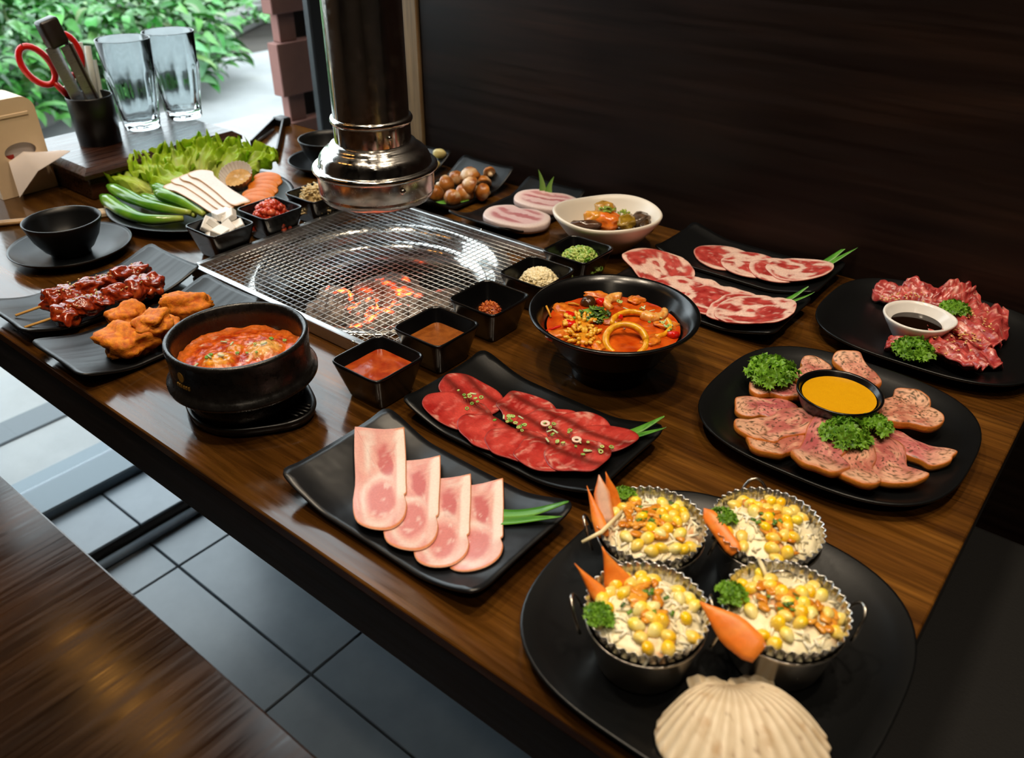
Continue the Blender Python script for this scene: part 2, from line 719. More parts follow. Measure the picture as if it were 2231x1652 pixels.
build('reflection_blocker', bbox_(-1.690, -1.682, 0.366, 0.80, 1.55, 3.06, 0.001, 1), simple('dark_blocker', S(30, 24, 20), 0.8), win, smooth=False)  # unseen panel, added to keep the bright sky reflection off the bare table
struct(build('wall_back', bbox_(-1.112, X_R, 1.118, 1.158, 0.0, Z_C, 0.001, 1), M_WALLWOOD, smooth=False))
struct(build('trim_3', bbox_(-1.157, -1.1125, 1.112, 1.152, 0.0, Z_C, 0.002, 1), M_STRIP, smooth=False))
struct(build('wall_recess', box(-1.75, -1.15, 1.78, 1.84, 0.0, Z_C), M_WALLPLAIN, smooth=False))
struct(build('wall_return', box(-1.15, -1.113, 1.1585, 1.78, 0.0, Z_C), M_WALLPLAIN, smooth=False))
struct(build('wall_right', box(X_R, X_R + 0.06, Y_F, 1.158, 0.0, Z_C), M_WALLPLAIN, smooth=False))
struct(build('wall_front', box(-1.75, X_R, Y_F - 0.06, Y_F, 0.0, Z_C), M_WALLPLAIN, smooth=False))
struct(build('ceiling', box(-1.75, X_R + 0.06, Y_F - 0.06, 1.84, Z_C, Z_C + 0.06), M_CEIL, smooth=False))


def ceiling_lamp(x, y, label, power=None):
    t = thing('ceiling_lamp', label, 'lamp', (x, y, Z_C), 0, 'recessed ceiling lamps')
    build('lamp_trim', lathe([(0.055, 0.0), (0.075, 0.0), (0.078, -0.006), (0.072, -0.012), (0.056, -0.010), (0.055, 0.0)], 32), M_BRUSHED, t)
    e = Nodes('lamp_glow')
    e.set(Base_Color=(1, 0.8, 0.6), Emission_Color=(1.0, 0.72, 0.42), Emission_Strength=12.0)
    e.m.cycles.emission_sampling = 'NONE'
    build('bulb', lathe([(0.0, -0.004), (0.05, -0.004), (0.052, -0.001)], 32), e.m, t)
    ld = bpy.data.lights.new('lamp_light', 'SPOT')
    ld.energy = (power or 1.0)*LAMP_POWER*6
    ld.color = (1.0, 0.83, 0.62)
    ld.spot_size = math.radians(100)
    ld.spot_blend = 0.8
    ld.shadow_soft_size = 0.06
    lo = bpy.data.objects.new('lamp_light', ld)
    C.objects.link(lo)
    lo.parent = t
    lo.location = (0, 0, -0.03)


for (x, y, n, p_) in ((0.28, 0.62, 'above the near end of the laden table', 0.9), (-0.45, 0.15, 'above the aisle beside the bacon plate', 0.9),
                      (0.15, -0.45, 'above the near end of the bare table', 0.8), (-1.05, 0.15, 'above the aisle beside the skewers', 1.0),
                      (-0.35, 0.98, 'above the pork plates near the dark wall', 0.55), (0.95, -0.9, 'nearest the far corner of the room', 0.6)):
    ceiling_lamp(x, y, 'round recessed ceiling lamp ' + n, p_)



def pendant(x, y, label):
    t = thing('pendant_lamp', label, 'lamp', (x, y, 1.62), 0, 'amber pendant lamps')
    build('cord', sweep([(0, 0, 0.085), (0, 0, Z_C - 1.62)], 0.003, 6), M_BLACKPLASTIC, t)
    build('shade', lathe([(0.012, 0.09), (0.020, 0.085), (0.035, 0.02), (0.037, 0.0), (0.035, 0.002), (0.018, 0.082), (0.012, 0.09)], 28), M_BLACKPLASTIC, t)
    e = MATS.get('amber_bulb')
    if not e:
        k = Nodes('amber_bulb')
        k.set(Base_Color=(1, 0.7, 0.4), Emission_Color=(1.0, 0.45, 0.10), Emission_Strength=9.0)
        e = MATS['amber_bulb'] = k.m
        e.cycles.emission_sampling = 'NONE'
    build('bulb', blob((0.028, 0.028, 0.032), 0, 1, 0, 3), e, t, loc=(0, 0, 0.016))


for (x, y, lb) in ((-1.42, 0.325, 'amber pendant lamp nearest the window'), (-1.29, 0.325, 'amber pendant lamp second from the window'), (-1.21, 0.325, 'amber pendant lamp third from the window'), (-1.09, 0.325, 'amber pendant lamp furthest from the window')):
    pendant(x, y, lb)

# ------------------------------------------------------------------ tables
TX0, TX1, TY0, TY1 = -1.642, -0.025, 0.2962, 1.1165
GCX, GCY, GR = -0.812, 0.714, 0.176       # round hole for the charcoal pit
table = thing('dining_table', 'long dark walnut dining table laden with dishes', 'table', ((TX0 + TX1)/2, (TY0 + TY1)/2, 0))
ox, oy = table.location.x, table.location.y


def top_with_hole(x0, x1, y0, y1, cx, cy, r, z0, z1, n=96):
    angs = sorted(set([TAU*i/n for i in range(n)] + [math.atan2(yy - cy, xx - cx) % TAU for xx in (x0, x1) for yy in (y0, y1)]))
    inner, outer = [], []
    for a in angs:
        c, s = math.cos(a), math.sin(a)
        inner.append((cx + r*c, cy + r*s))
        ts = []
        if abs(c) > 1e-9:
            ts.append(((x1 if c > 0 else x0) - cx)/c)
        if abs(s) > 1e-9:
            ts.append(((y1 if s > 0 else y0) - cy)/s)
        t = min(ts)
        outer.append((cx + t*c, cy + t*s))
    m = len(angs)
    e = 0.0018
    v, f = [], []

    def ring(pts, z, ins=0.0):
        k = len(v)
        for (x, y) in pts:
            if ins:
                x = min(max(x, x0 + ins), x1 - ins)
                y = min(max(y, y0 + ins), y1 - ins)
            v.append((x, y, z))
        return k
    R = [ring(inner, z0), ring(inner, z1), ring(outer, z1, e), ring(outer, z1 - e*0.4, e*0.35), ring(outer, z1 - e), ring(outer, z0)]
    for a, b in zip(R[:-1], R[1:]):
        for i in range(m):
            j = (i + 1) % m
            f.append((a + i, a + j, b + j, b + i))
    a, b = R[-1], R[0]
    for i in range(m):
        j = (i + 1) % m
        f.append((a + i, a + j, b + j, b + i))
    return v, f


vs, fs = top_with_hole(TX0, TX1, TY0, TY1, GCX, GCY, GR, TZ - 0.012, TZ)
build('tabletop', ([(a - ox, b - oy, c) for a, b, c in vs], fs), M_TABLE, table, smooth=False)
eb = 0.072
for (a, b, c, d) in ((TX0 + .001, TX1 - .001, TY0 + .001, TY0 + 0.03), (TX0 + .001, TX1 - .001, TY1 - 0.03, TY1 - .001), (TX0 + .001, TX0 + 0.03, TY0 + 0.03, TY1 - 0.03), (TX1 - 0.03, TX1 - .001, TY0 + 0.03, TY1 - 0.03)):
    build('apron', bbox_(a - ox, b - ox, c - oy, d - oy, TZ - eb, TZ - 0.0125, 0.002, 1), M_EDGE, table, smooth=False)
build('underside', box(TX0 + 0.031 - ox, TX1 - 0.031 - ox, TY0 + 0.031 - oy, TY0 + 0.20 - oy, TZ - 0.05, TZ - 0.0125), M_EDGE, table, smooth=False)
for lx in (-1.50, -0.16):
    build('pedestal', bbox_(lx - 0.05 - ox, lx + 0.05 - ox, 0.92 - 0.10 - oy, 0.92 + 0.10 - oy, 0.0, TZ - 0.0125, 0.006, 1), M_BLACKPLASTIC, table, smooth=False)

t2 = thing('dining_table', 'bare dark walnut table in the lower left corner', 'table', (-0.8, -0.24, 0))
build('tabletop', bbox_(-0.82, 1.4, -0.41, 0.4125, TZ - 0.03, TZ, 0.0018, 2), M_TABLE2, t2, smooth=False)
build('apron', bbox_(-0.819, 1.399, 0.38, 0.411, TZ - eb, TZ - 0.031, 0.002, 1), M_EDGE, t2, smooth=False)
build('apron', bbox_(-0.819, 1.399, -0.409, -0.38, TZ - eb, TZ - 0.031, 0.002, 1), M_EDGE, t2, smooth=False)
for lx in (-0.55, 1.1):
    build('pedestal', bbox_(lx - 0.05, lx + 0.05, -0.12, 0.12, 0.0, TZ - 0.0305, 0.006, 1), M_BLACKPLASTIC, t2, smooth=False)

bench = thing('bench_seat', 'black leatherette bench in the dark lower right corner', 'bench', (0.34, 0.6, 0))
build('seat_cushion', bbox_(-0.40, 0.30, -0.6, 0.50, 0.38, 0.45, 0.012, 3), M_BENCH, bench, smooth=False)
build('base', bbox_(-0.385, 0.28, -0.58, 0.50, 0.0, 0.379, 0.004, 1), M_BLACKPLASTIC, bench, smooth=False)

# ------------------------------------------------------------------ outside
k_ = Nodes('pale_pavement')
k_.set(Roughness=0.85)
v_ = k_.coords((1, 1, 1))
k_.l(k_.ramp(k_.noise(v_, 3.0, 6.0, 0.6), [(0.3, S(128, 129, 129)), (0.55, S(141, 142, 142)), (0.75, S(150, 149, 145))]), k_.b.inputs['Base Color'])
k_.bump(k_.noise(v_, 160.0, 3.0), 0.2, 0.002)
M_PAVE = k_.m
pv = struct(build('pavement', box(-5.6, -1.776, -4.0, 7.0, -0.10, -0.02), M_PAVE, smooth=False))
build('drain_strip', bbox_(-2.15, -2.05, -4.0, 7.0, -0.03, -0.014, 0.003, 1), simple('drain_grey', S(84, 90, 95), 0.6), pv, smooth=False)
struct(build('ground', box(-16.0, -5.6, -4.0, 16.0, -0.12, -0.03), simple('garden_soil', S(52, 45, 38), 0.95, 0, 0.5, 12.0, 0.3), smooth=False))
struct(build('road', box(-16.0, -8.2, 3.0, 16.0, -0.029, -0.012), simple('asphalt', S(44, 48, 53), 0.9, 0, 0.3, 60.0, 0.1), smooth=False))
# concrete kerb along the planted bed, block by block
M_KERB = simple('kerb_concrete', S(106, 105, 102), 0.9, 0, 0.3, 60.0, 0.08)
kd = Vector((-1.35, 2.1, 0)).normalized()
kp = Vector((-4.55, 1.55, 0))
kn = Vector((-kd.y, kd.x, 0))
kerb = thing('garden_kerb', 'pale concrete kerb along the garden bed outside the window', 'kerb', (kp.x, kp.y, -0.02), math.atan2(kd.y, kd.x))
for i in range(-5, 8):
    build('kerb_block', bbox_(i*0.6 + 0.004, i*0.6 + 0.596, 0.0, 0.16, 0.0, 0.15, 0.012, 2), M_KERB, kerb, smooth=False)
bed = struct(build('planting_bed', ([tuple(kp + kd*a + kn*b + Vector((0, 0, z))) for a, b, z in ((-3.4, 0.16, 0.06), (4.9, 0.16, 0.06), (4.9, 3.2, 0.22), (-3.4, 3.2, 0.22), (-3.4, 0.16, -0.03), (4.9, 0.16, -0.03), (4.9, 3.2, -0.03), (-3.4, 3.2, -0.03))],
                                    [(0, 1, 2, 3), (7, 6, 5, 4), (0, 4, 5, 1), (1, 5, 6, 2), (2, 6, 7, 3), (3, 7, 4, 0)]), simple('dark_soil', S(34, 27, 21), 0.95, 0, 0.6, 20.0, 0.35), smooth=False))


def leaf_blade(L, w, bend, seg=5):
    """one arching strap leaf along +x, folded along its midrib"""
    v, f = [], []
    for i in range(seg + 1):
        t = i/seg
        ww = w*math.sin(PI*min(1.0, 0.12 + 0.88*t))**0.8*(1 - 0.15*t) if t < 1 else 0.0006
        x = L*(t - 0.12*bend*t*t)
        z = L*(0.55*t - bend*t*t)
        v += [(x, -ww, z + ww*0.35), (x, 0, z), (x, ww, z + ww*0.35)]
    for i in range(seg):
        for k in (0, 1):
            f.append((i*3 + k, i*3 + k + 1, i*3 + 4 + k, i*3 + 3 + k))
    return v, f


M_LEAF = attr_mat('garden_leaf', 0.38, 0.0, 0.0, 60.0, 0, 0.08, 0.25)
M_STEM = simple('garden_stem', S(70, 84, 40), 0.7)
GREENS = [S(32, 100, 26), S(54, 122, 40), S(78, 138, 64), S(20, 70, 18), S(106, 150, 94)]


def shrub(name, label, px, py, h, spread, n, Lr, pal, seed, w=0.22):
    rnd = random.Random(seed)
    t = thing(name, label, 'plant', (px, py, 0.02), 0, 'garden plants outside the window')
    m = MB()
    st = MB()
    for i in range(n):
        a = rnd.random()*TAU
        rr = spread*math.sqrt(rnd.random())
        zz = h*(0.18 + 0.82*rnd.random())*(1 - 0.45*(rr/spread)**2)
        L = Lr*(0.6 + 0.8*rnd.random())
        M_ = Matrix.Translation((rr*math.cos(a), rr*math.sin(a), zz)) @ Matrix.Rotation(a + rnd.uniform(-0.9, 0.9), 4, 'Z') @ Matrix.Rotation(rnd.uniform(-0.5, 0.5), 4, 'X') @ Matrix.Rotation(rnd.uniform(-0.3, 0.7), 4, 'Y')
        c = pal[rnd.randrange(len(pal))]
        c = tuple(q*rnd.uniform(0.75, 1.2) for q in c)
        m.add(leaf_blade(L, L*w*rnd.uniform(0.7, 1.2), rnd.uniform(0.4, 0.9), 4), M_, c)
    for i in range(10):
        a = rnd.random()*TAU
        rr = spread*0.7*rnd.random()
        st.add(sweep([(0.25*rr*math.cos(a), 0.25*rr*math.sin(a), 0), (rr*math.cos(a)*0.8, rr*math.sin(a)*0.8, h*0.4), (rr*math.cos(a), rr*math.sin(a), h*0.75)], [0.008, 0.006, 0.003], 5))
    o = m.build('foliage', M_LEAF, t)
    o['kind'] = 'stuff'
    st.build('stem', M_STEM, t)
    return t


G = GREENS
bedpts = [(-4.0, 0.55, 0.60, 'broad leafed shrub at the far left beyond the napkin holder', 0.62, 0.20, G[:4]),
          (-4.9, 1.35, 0.62, 'leafy shrub seen right behind the tongs and scissors', 0.70, 0.20, G[:4]),
          (-5.3, 2.05, 0.60, 'pale leafed shrub seen above the cutlery cup', 0.75, 0.22, G[1:]),
          (-5.3, 2.75, 0.55, 'arching pale green shrub behind the left water glass', 0.62, 0.24, [G[2], G[4], G[1], G[0]]),
          (-6.3, 1.4, 0.75, 'dark green shrub in the upper left of the window', 0.9, 0.2, [G[0], G[3], G[1]]),
          (-6.6, 2.3, 0.75, 'bright shrub in the second row of the garden', 0.9, 0.2, G[:3]),
          (-6.7, 3.2, 0.62, 'shrub in the second row behind the right water glass', 0.8, 0.2, G[:4]),
          (-7.8, 2.6, 0.8, 'tallest rear shrub at the top edge of the window', 1.0, 0.2, [G[0], G[3], G[1]])]
for i, (x, y, hh, lb, sp, L, pal) in enumerate(bedpts):
    shrub('garden_shrub', lb, x, y, hh, sp, 900, L*0.62, pal, 50 + i, 0.20)
for i, (x, y, lb) in enumerate(((-6.55, 4.65, 'low ground cover plant on bare soil beside the kerb'), (-7.3, 5.3, 'low ground cover plant near the red block pillar'), (-7.5, 4.7, 'patchy ground cover plant in front of the road'))):
    shrub('ground_cover', lb, x, y, 0.16, 0.55, 260, 0.10, [G[1], G[2], G[4]], 80 + i, 0.4)

# stacked red blocks outside, each block its own piece with open slots between
M_BLOCK = simple('red_brown_block', S(148, 104, 96), 0.85, 0, 0.2, 120.0, 0.06)
pil = thing('block_screen', 'stacked red brown block screen just outside the window', 'screen', (-1.86, 1.327, 0))
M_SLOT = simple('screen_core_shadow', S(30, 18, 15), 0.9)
bz = 0.13
k = 0
while bz < 1.05:
    build('block', bbox_(0.0, 0.04, 0.0, 0.40, bz, bz + 0.128, 0.002, 1), M_BLOCK, pil, smooth=False)
    build('spacer_block', bbox_(0.0, 0.03, 0.02, 0.072, bz + 0.1285, bz + 0.1955, 0.002, 1), M_BLOCK, pil, smooth=False)
    build('spacer_block', bbox_(0.0, 0.03, 0.20, 0.26, bz + 0.1285, bz + 0.1955, 0.002, 1), M_BLOCK, pil, smooth=False)
    bz += 0.196
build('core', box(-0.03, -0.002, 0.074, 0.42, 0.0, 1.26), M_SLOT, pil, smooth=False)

# ------------------------------------------------------------------ charcoal roaster in the table
pit = thing('charcoal_pit', 'round steel charcoal pit sunk into the table under the grate', 'fire pit', (GCX, GCY, TZ))
build('rim', lathe([(0.150, -0.016), (0.158, -0.006), (0.166, 0.0025), (0.176, 0.0045), (0.186, 0.0035), (0.188, 0.0008), (0.1745, 0.0006), (0.1735, -0.02)], 72), M_STEEL, pit)
build('bowl', lathe([(0.1735, -0.02), (0.150, -0.0165), (0.138, -0.030), (0.132, -0.05), (0.134, -0.075), (0.136, -0.080), (0.150, -0.078), (0.172, -0.03)], 72), M_STEEL, pit)
M_SOOT = simple('sooty_firebrick', S(22, 19, 18), 0.9, 0, 0.4, 80.0, 0.3)
build('liner', lathe([(0.131, -0.052), (0.127, -0.056), (0.120, -0.098), (0.0, -0.102)], 64), M_SOOT, pit)
build('outer_shell', lathe([(0.172, -0.03), (0.170, -0.17), (0.0, -0.17)], 48), M_BRUSHED, pit)
ash = build('ash_bed', disc_surface(0.121, 12, 48, lambda x, y, t: -0.090 + 0.008*FB(x*40, y*40, 1.3), lambda x, y, t: mixc(S(40, 36, 34), S(112, 106, 100), 0.5 + FB(x*60, y*60, 4.0)*1.4))[0], attr_mat('ash', 0.95, 0, 0.4, 300.0), pit,
            disc_surface(0.121, 12, 48, lambda x, y, t: 0, lambda x, y, t: mixc(S(40, 36, 34), S(112, 106, 100), 0.5 + FB(x*60, y*60, 4.0)*1.4))[1])
ash['kind'] = 'stuff'

k_ = Nodes('burning_charcoal')
v_ = k_.coords((1, 1, 1))
n1 = k_.noise(v_, 55.0, 5.0, 0.65)
k_.l(k_.ramp(n1, [(0.30, S(60, 52, 48)), (0.48, S(132, 116, 108)), (0.68, S(206, 190, 180))]), k_.b.inputs['Base Color'])
k_.set(Roughness=0.95)
k_.bump(n1, 0.6, 0.004)
at_ = k_.n('ShaderNodeAttribute', attribute_name='Col')
k_.l(k_.ramp(at_.outputs['Fac'], [(0.0, (0.0, 0, 0)), (0.55, (1.0, 0.06, 0.008)), (1.0, (1.0, 0.22, 0.03))]), k_.b.inputs['Emission Color'])
k_.l(k_.rng(at_.outputs['Fac'], 0.0, 1.0, 0.0, 7.0), k_.b.inputs['Emission Strength'])
M_COAL = k_.m
M_COAL.cycles.emission_sampling = 'NONE'


def charcoal(px, py, size, rz, seed, label, tilt=(0, 0), hot=None):
    x, y = P(px, py, -0.030)

    def colf(a, b, c, q):
        w = abs(N(a*1.6 + seed, b*1.6, c*1.6 + seed))
        h = 1 - sst(0.03, 0.13, w)
        if hot is not None:
            d = Vector((a, b, c)).dot(hot)
            h *= sst(0.1, 0.5, d)
        return (h, h, h)
    v, f, c = blob(size, 0.42, 1.3, seed, 4, 0.10, 7.0, colf)
    top = max(q[2] for q in v)
    o = build('charcoal', (v, f), M_COAL, None, c, True, (x, y, TZ - 0.010 - top), (tilt[0], tilt[1], rz))
    tag(o, label, 'charcoal', 'burning charcoal in the pit')


charcoal(735, 655, (0.040, 0.034, 0.032), 0.4, 3.1, 'ash grey rounded charcoal lump at the left of the pit', hot=Vector((0.6, 0.5, 0.5)).normalized())
charcoal(850, 630, (0.056, 0.030, 0.032), 0.5, 8.4, 'long ash grey charcoal lump at the back of the pit', hot=Vector((0.5, -0.7, 0.4)).normalized())
charcoal(925, 655, (0.058, 0.020, 0.030), 1.15, 5.7, 'long pale split charcoal at the right of the pit', (0.0, 0.0), Vector((-0.5, 0.7, 0.5)).normalized())
charcoal(845, 700, (0.050, 0.024, 0.026), 1.05, 12.9, 'pale ashy charcoal stick at the front of the pit', (0.0, 0.0), Vector((-0.6, 0.5, 0.5)).normalized())
charcoal(790, 690, (0.026, 0.022, 0.022), 2.0, 15.2, 'small glowing charcoal piece between the larger lumps', hot=Vector((0.3, -0.2, 0.8)).normalized())

# wire grate in its frame
gx0, gx1, gy0, gy1 = -1.004, -0.622, 0.536, 0.892
grate = thing('grill_grate', 'rectangular steel wire grill grate over the charcoal pit', 'grill', ((gx0 + gx1)/2, (gy0 + gy1)/2, TZ))
gw, gd = (gx1 - gx0)/2, (gy1 - gy0)/2
GZ = 0.0165
for (a, b, c, d) in ((-gw, gw, -gd, -gd + 0.010), (-gw, gw, gd - 0.010, gd), (-gw, -gw + 0.010, -gd + 0.010, gd - 0.010), (gw - 0.010, gw, -gd + 0.010, gd - 0.010)):
    build('frame_bar', bbox_(a, b, c, d, 0.0006, GZ + 0.002, 0.002, 2), M_BRUSHED, grate, smooth=False)
wm = None
nx, ny = 38, 34
for i in range(1, nx):
    x = -gw + 0.008 + (2*gw - 0.016)*i/nx
    if wm is None:
        o = build('grate_wire', sweep([(0, -gd + 0.004, 0), (0, gd - 0.004, 0)], 0.00054, 6), M_WIRE, grate)
        wm = o.data
    else:
        o = bpy.data.objects.new('grate_wire', wm)
        C.objects.link(o)
        o.parent = grate
    o.location = (x, 0, GZ - 0.003)
wm = None
for j in range(1, ny):
    y = -gd + 0.008 + (2*gd - 0.016)*j/ny
    if wm is None:
        o = build('grate_wire', sweep([(-gw + 0.004, 0, 0), (gw - 0.004, 0, 0)], 0.00054, 6), M_WIRE, grate)
        wm = o.data
    else:
        o = bpy.data.objects.new('grate_wire', wm)
        C.objects.link(o)
        o.parent = grate
    o.location = (0, y, GZ - 0.0014)
for (x, y, r) in ((-gw - 0.008, 0.0, 0), (-gw - 0.008, 0.085, 0), (0.10, gd + 0.008, 1), (-0.10, gd + 0.008, 1), (0.02, -gd - 0.006, 1)):
    if r:
        build('handle_tab', bbox_(x - 0.022, x + 0.022, y - 0.010, y + 0.010, 0.001, 0.008, 0.002, 1), M_BRUSHED, grate, smooth=False)
    else:
        build('handle_tab', bbox_(x - 0.010, x + 0.010, y - 0.022, y + 0.022, 0.001, 0.008, 0.002, 1), M_BRUSHED, grate, smooth=False)
for (x, y) in ((-gw + 0.005, 0.05), (-gw + 0.005, 0.02), (gw - 0.045, -gd - 0.001), (0.04, gd - 0.005)):
    build('screw', blob((0.0022, 0.0022, 0.0022), 0, 1, 0, 1), M_STEEL, grate, loc=(x, y, GZ + 0.002))

# ------------------------------------------------------------------ extractor hood
HX, HY = -0.829, 0.736
hood = thing('extractor_hood', 'polished steel extractor tube and hood hanging over the grill', 'hood', (HX, HY, TZ))
tube_ = build('tube', lathe([(0.0505, 0.178), (0.0505, 0.206), (0.0495, 0.216), (0.0495, Z_C - TZ - 0.001)], 64), M_STEEL, hood)
build('bead', lathe([(0.0495, 0.203), (0.0525, 0.2035), (0.0540, 0.2065), (0.0540, 0.2085), (0.0525, 0.2115), (0.0495, 0.212)], 64), M_STEEL, hood)
build('collar', lathe([(0.0500, 0.179), (0.0535, 0.1785), (0.0555, 0.1765), (0.058, 0.174)], 64), M_STEEL, hood)
build('dome', lathe([(0.0505, 0.179), (0.056, 0.1775), (0.0595, 0.173), (0.0615, 0.1705), (0.066, 0.1685), (0.0715, 0.163), (0.0745, 0.157), (0.075, 0.152), (0.0765, 0.1495)], 72), M_STEEL, hood)
build('rim_flange', lathe([(0.0765, 0.1495), (0.081, 0.1492), (0.0835, 0.1475), (0.0842, 0.1450), (0.0835, 0.1425), (0.081, 0.1410), (0.0782, 0.1410)], 72), M_STEEL, hood)
drum = build('drum', lathe([(0.0782, 0.1412), (0.0782, 0.1160), (0.0776, 0.1150), (0.0782, 0.1140), (0.0765, 0.108), (0.0735, 0.104), (0.070, 0.1035), (0.068, 0.106), (0.068, 0.138), (0.02, 0.145)], 72), M_SATIN, hood)
ha = math.atan2(-HY, -HX) + 0.42
build('rivet', blob((0.0045, 0.0045, 0.0045), 0, 1, 0, 2), M_STEEL, drum, loc=(0.0785*math.cos(ha), 0.0785*math.sin(ha), 0.131))
build('rivet', blob((0.0035, 0.0035, 0.0035), 0, 1, 0, 2), M_STEEL, tube_, loc=(0.0505*math.cos(ha), 0.0505*math.sin(ha), 0.193))


# ------------------------------------------------------------------ plates
class Rect:
    """rectangular plate whose ends sweep up; long axis 'x' or 'y'"""
    def __init__(self, cx, cy, lx, ly, axis, label, lift=0.017, side=0.006, mat=None, group='rectangular black plates', base=0.006, rz=0.0):
        self.c, self.h, self.axis, self.lift, self.side, self.base, self.rz = (cx, cy), (lx/2, ly/2), axis, lift, side, base, rz
        nx = 40 if axis == 'x' else 22
        ny = 22 if axis == 'x' else 40
        v, f = [], []
        th = 0.0042

        def shape(u, w):
            # long sides bow in a touch, corners stay pointed
            k = 0.035
            if axis == 'x':
                return u*self.h[0]*(1 - 0.02*(1 - w*w)), w*self.h[1]*(1 - k*(1 - u*u))
            return u*self.h[0]*(1 - k*(1 - w*w)), w*self.h[1]*(1 - 0.02*(1 - u*u))

        def rr(u, w):
            # soft corner rounding
            s = (abs(u)**14 + abs(w)**14)**(1/14.0)
            m = max(abs(u), abs(w))
            return (m/s) if s > 1e-9 else 1.0
        top = []
        for j in range(ny + 1):
            for i in range(nx + 1):
                u, w = -1 + 2*i/nx, -1 + 2*j/ny
                q = rr(u, w)
                x, y = shape(u*q, w*q)
                z = self.zl(x, y)
                v.append((x, y, z))
        n1 = len(v)
        for j in range(ny + 1):
            for i in range(nx + 1):
                u, w = -1 + 2*i/nx, -1 + 2*j/ny
                q = rr(u, w)
                x, y = shape(u*q, w*q)
                v.append((x*0.985, y*0.985, max(0.0005, self.zl(x, y) - th - 0.0013*(1 - max(abs(u), abs(w))))))
        for L in (0, 1):
            for j in range(ny):
                for i in range(nx):
                    a = L*n1 + j*(nx + 1) + i
                    q = (a, a + 1, a + nx + 2, a + nx + 1)
                    f.append(q if L == 0 else q[::-1])
        edge = [(i, 0) for i in range(nx)] + [(nx, j) for j in range(ny)] + [(i, ny) for i in range(nx, 0, -1)] + [(0, j) for j in range(ny, 0, -1)]
        ids = [j*(nx + 1) + i for i, j in edge]
        # rounded lip between the two faces
        lip = []
        for a in ids:
            p, q = Vector(v[a]), Vector(v[a + n1])
            m = (p + q)/2
            lip.append(len(v))
            v.append((p.x*1.004, p.y*1.006, m.z))
        for i in range(len(ids)):
            a, b = ids[i], ids[(i + 1) % len(ids)]
            l1, l2 = lip[i], lip[(i + 1) % len(ids)]
            f.append((a, l1, l2, b))
            f.append((l1, a + n1, b + n1, l2))
        self.o = build('serving_plate', (v, f), mat or M_BLACK, None, None, True, (cx, cy, TZ), (0, 0, rz))
        tag(self.o, label, 'plate', group)

    def zl(self, x, y):
        u, w = x/self.h[0], y/self.h[1]
        a, b = (u, w) if self.axis == 'x' else (w, u)
        return self.base + self.lift*sst(0.42, 1.25, abs(a))*1.45 + self.side*sst(0.6, 1.2, abs(b))*1.4

    def z(self, x, y):
        dx, dy = x - self.c[0], y - self.c[1]
        c, s = math.cos(-self.rz), math.sin(-self.rz)
        return TZ + self.zl(dx*c - dy*s, dx*s + dy*c) + 0.0004


PL_BACON = Rect(-0.4125, 0.3900, 0.236, 0.138, 'x', 'black rectangular plate holding four bacon slices', 0.018, 0.005, M_HAMMER)
PL_BEEF = Rect(-0.4130, 0.5430, 0.240, 0.134, 'x', 'black rectangular plate holding red beef slices', 0.016, 0.005)
PL_SKEW = Rect(-1.0360, 0.4190, 0.128, 0.238, 'y', 'black ridged plate holding two glazed skewers', 0.016, 0.003, M_RIDGED)
PL_CHICK = Rect(-0.8900, 0.4120, 0.124, 0.236, 'y', 'black ridged plate holding fried chicken', 0.015, 0.003, M_RIDGED)
PL_COLA = Rect(-0.4160, 1.0480, 0.240, 0.124, 'x', 'black rectangular plate against the wall with pork collar slices', 0.014, 0.005)
PL_COLB = Rect(-0.4100, 0.9140, 0.236, 0.128, 'x', 'black rectangular plate behind the soup bowl with pork slices', 0.014, 0.005)
PL_BELLY = Rect(-0.7900, 0.9990, 0.122, 0.216, 'y', 'black rectangular plate under two thick pork belly slices', 0.020, 0.004)
PL_MUSH = Rect(-0.9420, 0.9990, 0.122, 0.216, 'y', 'black rectangular plate under the brown mushrooms', 0.026, 0.004)
PL_GARL = Rect(-1.0900, 0.9990, 0.122, 0.216, 'y', 'black rectangular plate half hidden behind the steel hood', 0.026, 0.004)


def supere(n):
    return lambda a, i=0: (abs(math.cos(a))**n + abs(math.sin(a))**n)**(-1.0/n)


def big_plate(cx, cy, hx, hy, rz, label, name='serving_plate', group='large soft-square black plates', n=2.9):
    sh = supere(n)

    def shape(a, i):
        return sh(a) if i > 2 else 1.0 + (sh(a) - 1)*(0.8 if i > 1 else 0.6)
    prof = [(0.0, 0.0065), (0.45, 0.0065), (0.66, 0.0070), (0.78, 0.0100), (0.90, 0.0160), (0.985, 0.0212), (1.0, 0.0212), (1.003, 0.0196), (0.985, 0.0172), (0.88, 0.0112), (0.74, 0.0040), (0.66, 0.0012), (0.64, 0.0004), (0.0, 0.0004)]
    v, f = lathe(prof, 96, shape)
    v = [(x*hx, y*hy, z) for x, y, z in v]
    o = build(name, (v, f), M_BLACK, None, None, True, (cx, cy, TZ), (0, 0, rz))
    tag(o, label, 'plate', group)

    def z(x, y):
        dx, dy = x - cx, y - cy
        c, s = math.cos(-rz), math.sin(-rz)
        a, b = (dx*c - dy*s)/hx, (dx*s + dy*c)/hy
        r = (abs(a)**n + abs(b)**n)**(1.0/n)
        return TZ + 0.0068 + 0.0145*sst(0.64, 1.06, r)
    return z


Z_ROLL = big_plate(-0.1740, 0.7420, 0.128, 0.121, 0.0, 'large soft-square black plate holding sliced rolled pork')
Z_SCAL = big_plate(-0.1460, 0.4250, 0.131, 0.131, 0.0, 'large soft-square black plate holding corn cheese cups and a shell')
Z_RAW = big_plate(-0.1540, 1.0000, 0.128, 0.112, 0.0, 'large soft-square black plate holding marinated raw beef')


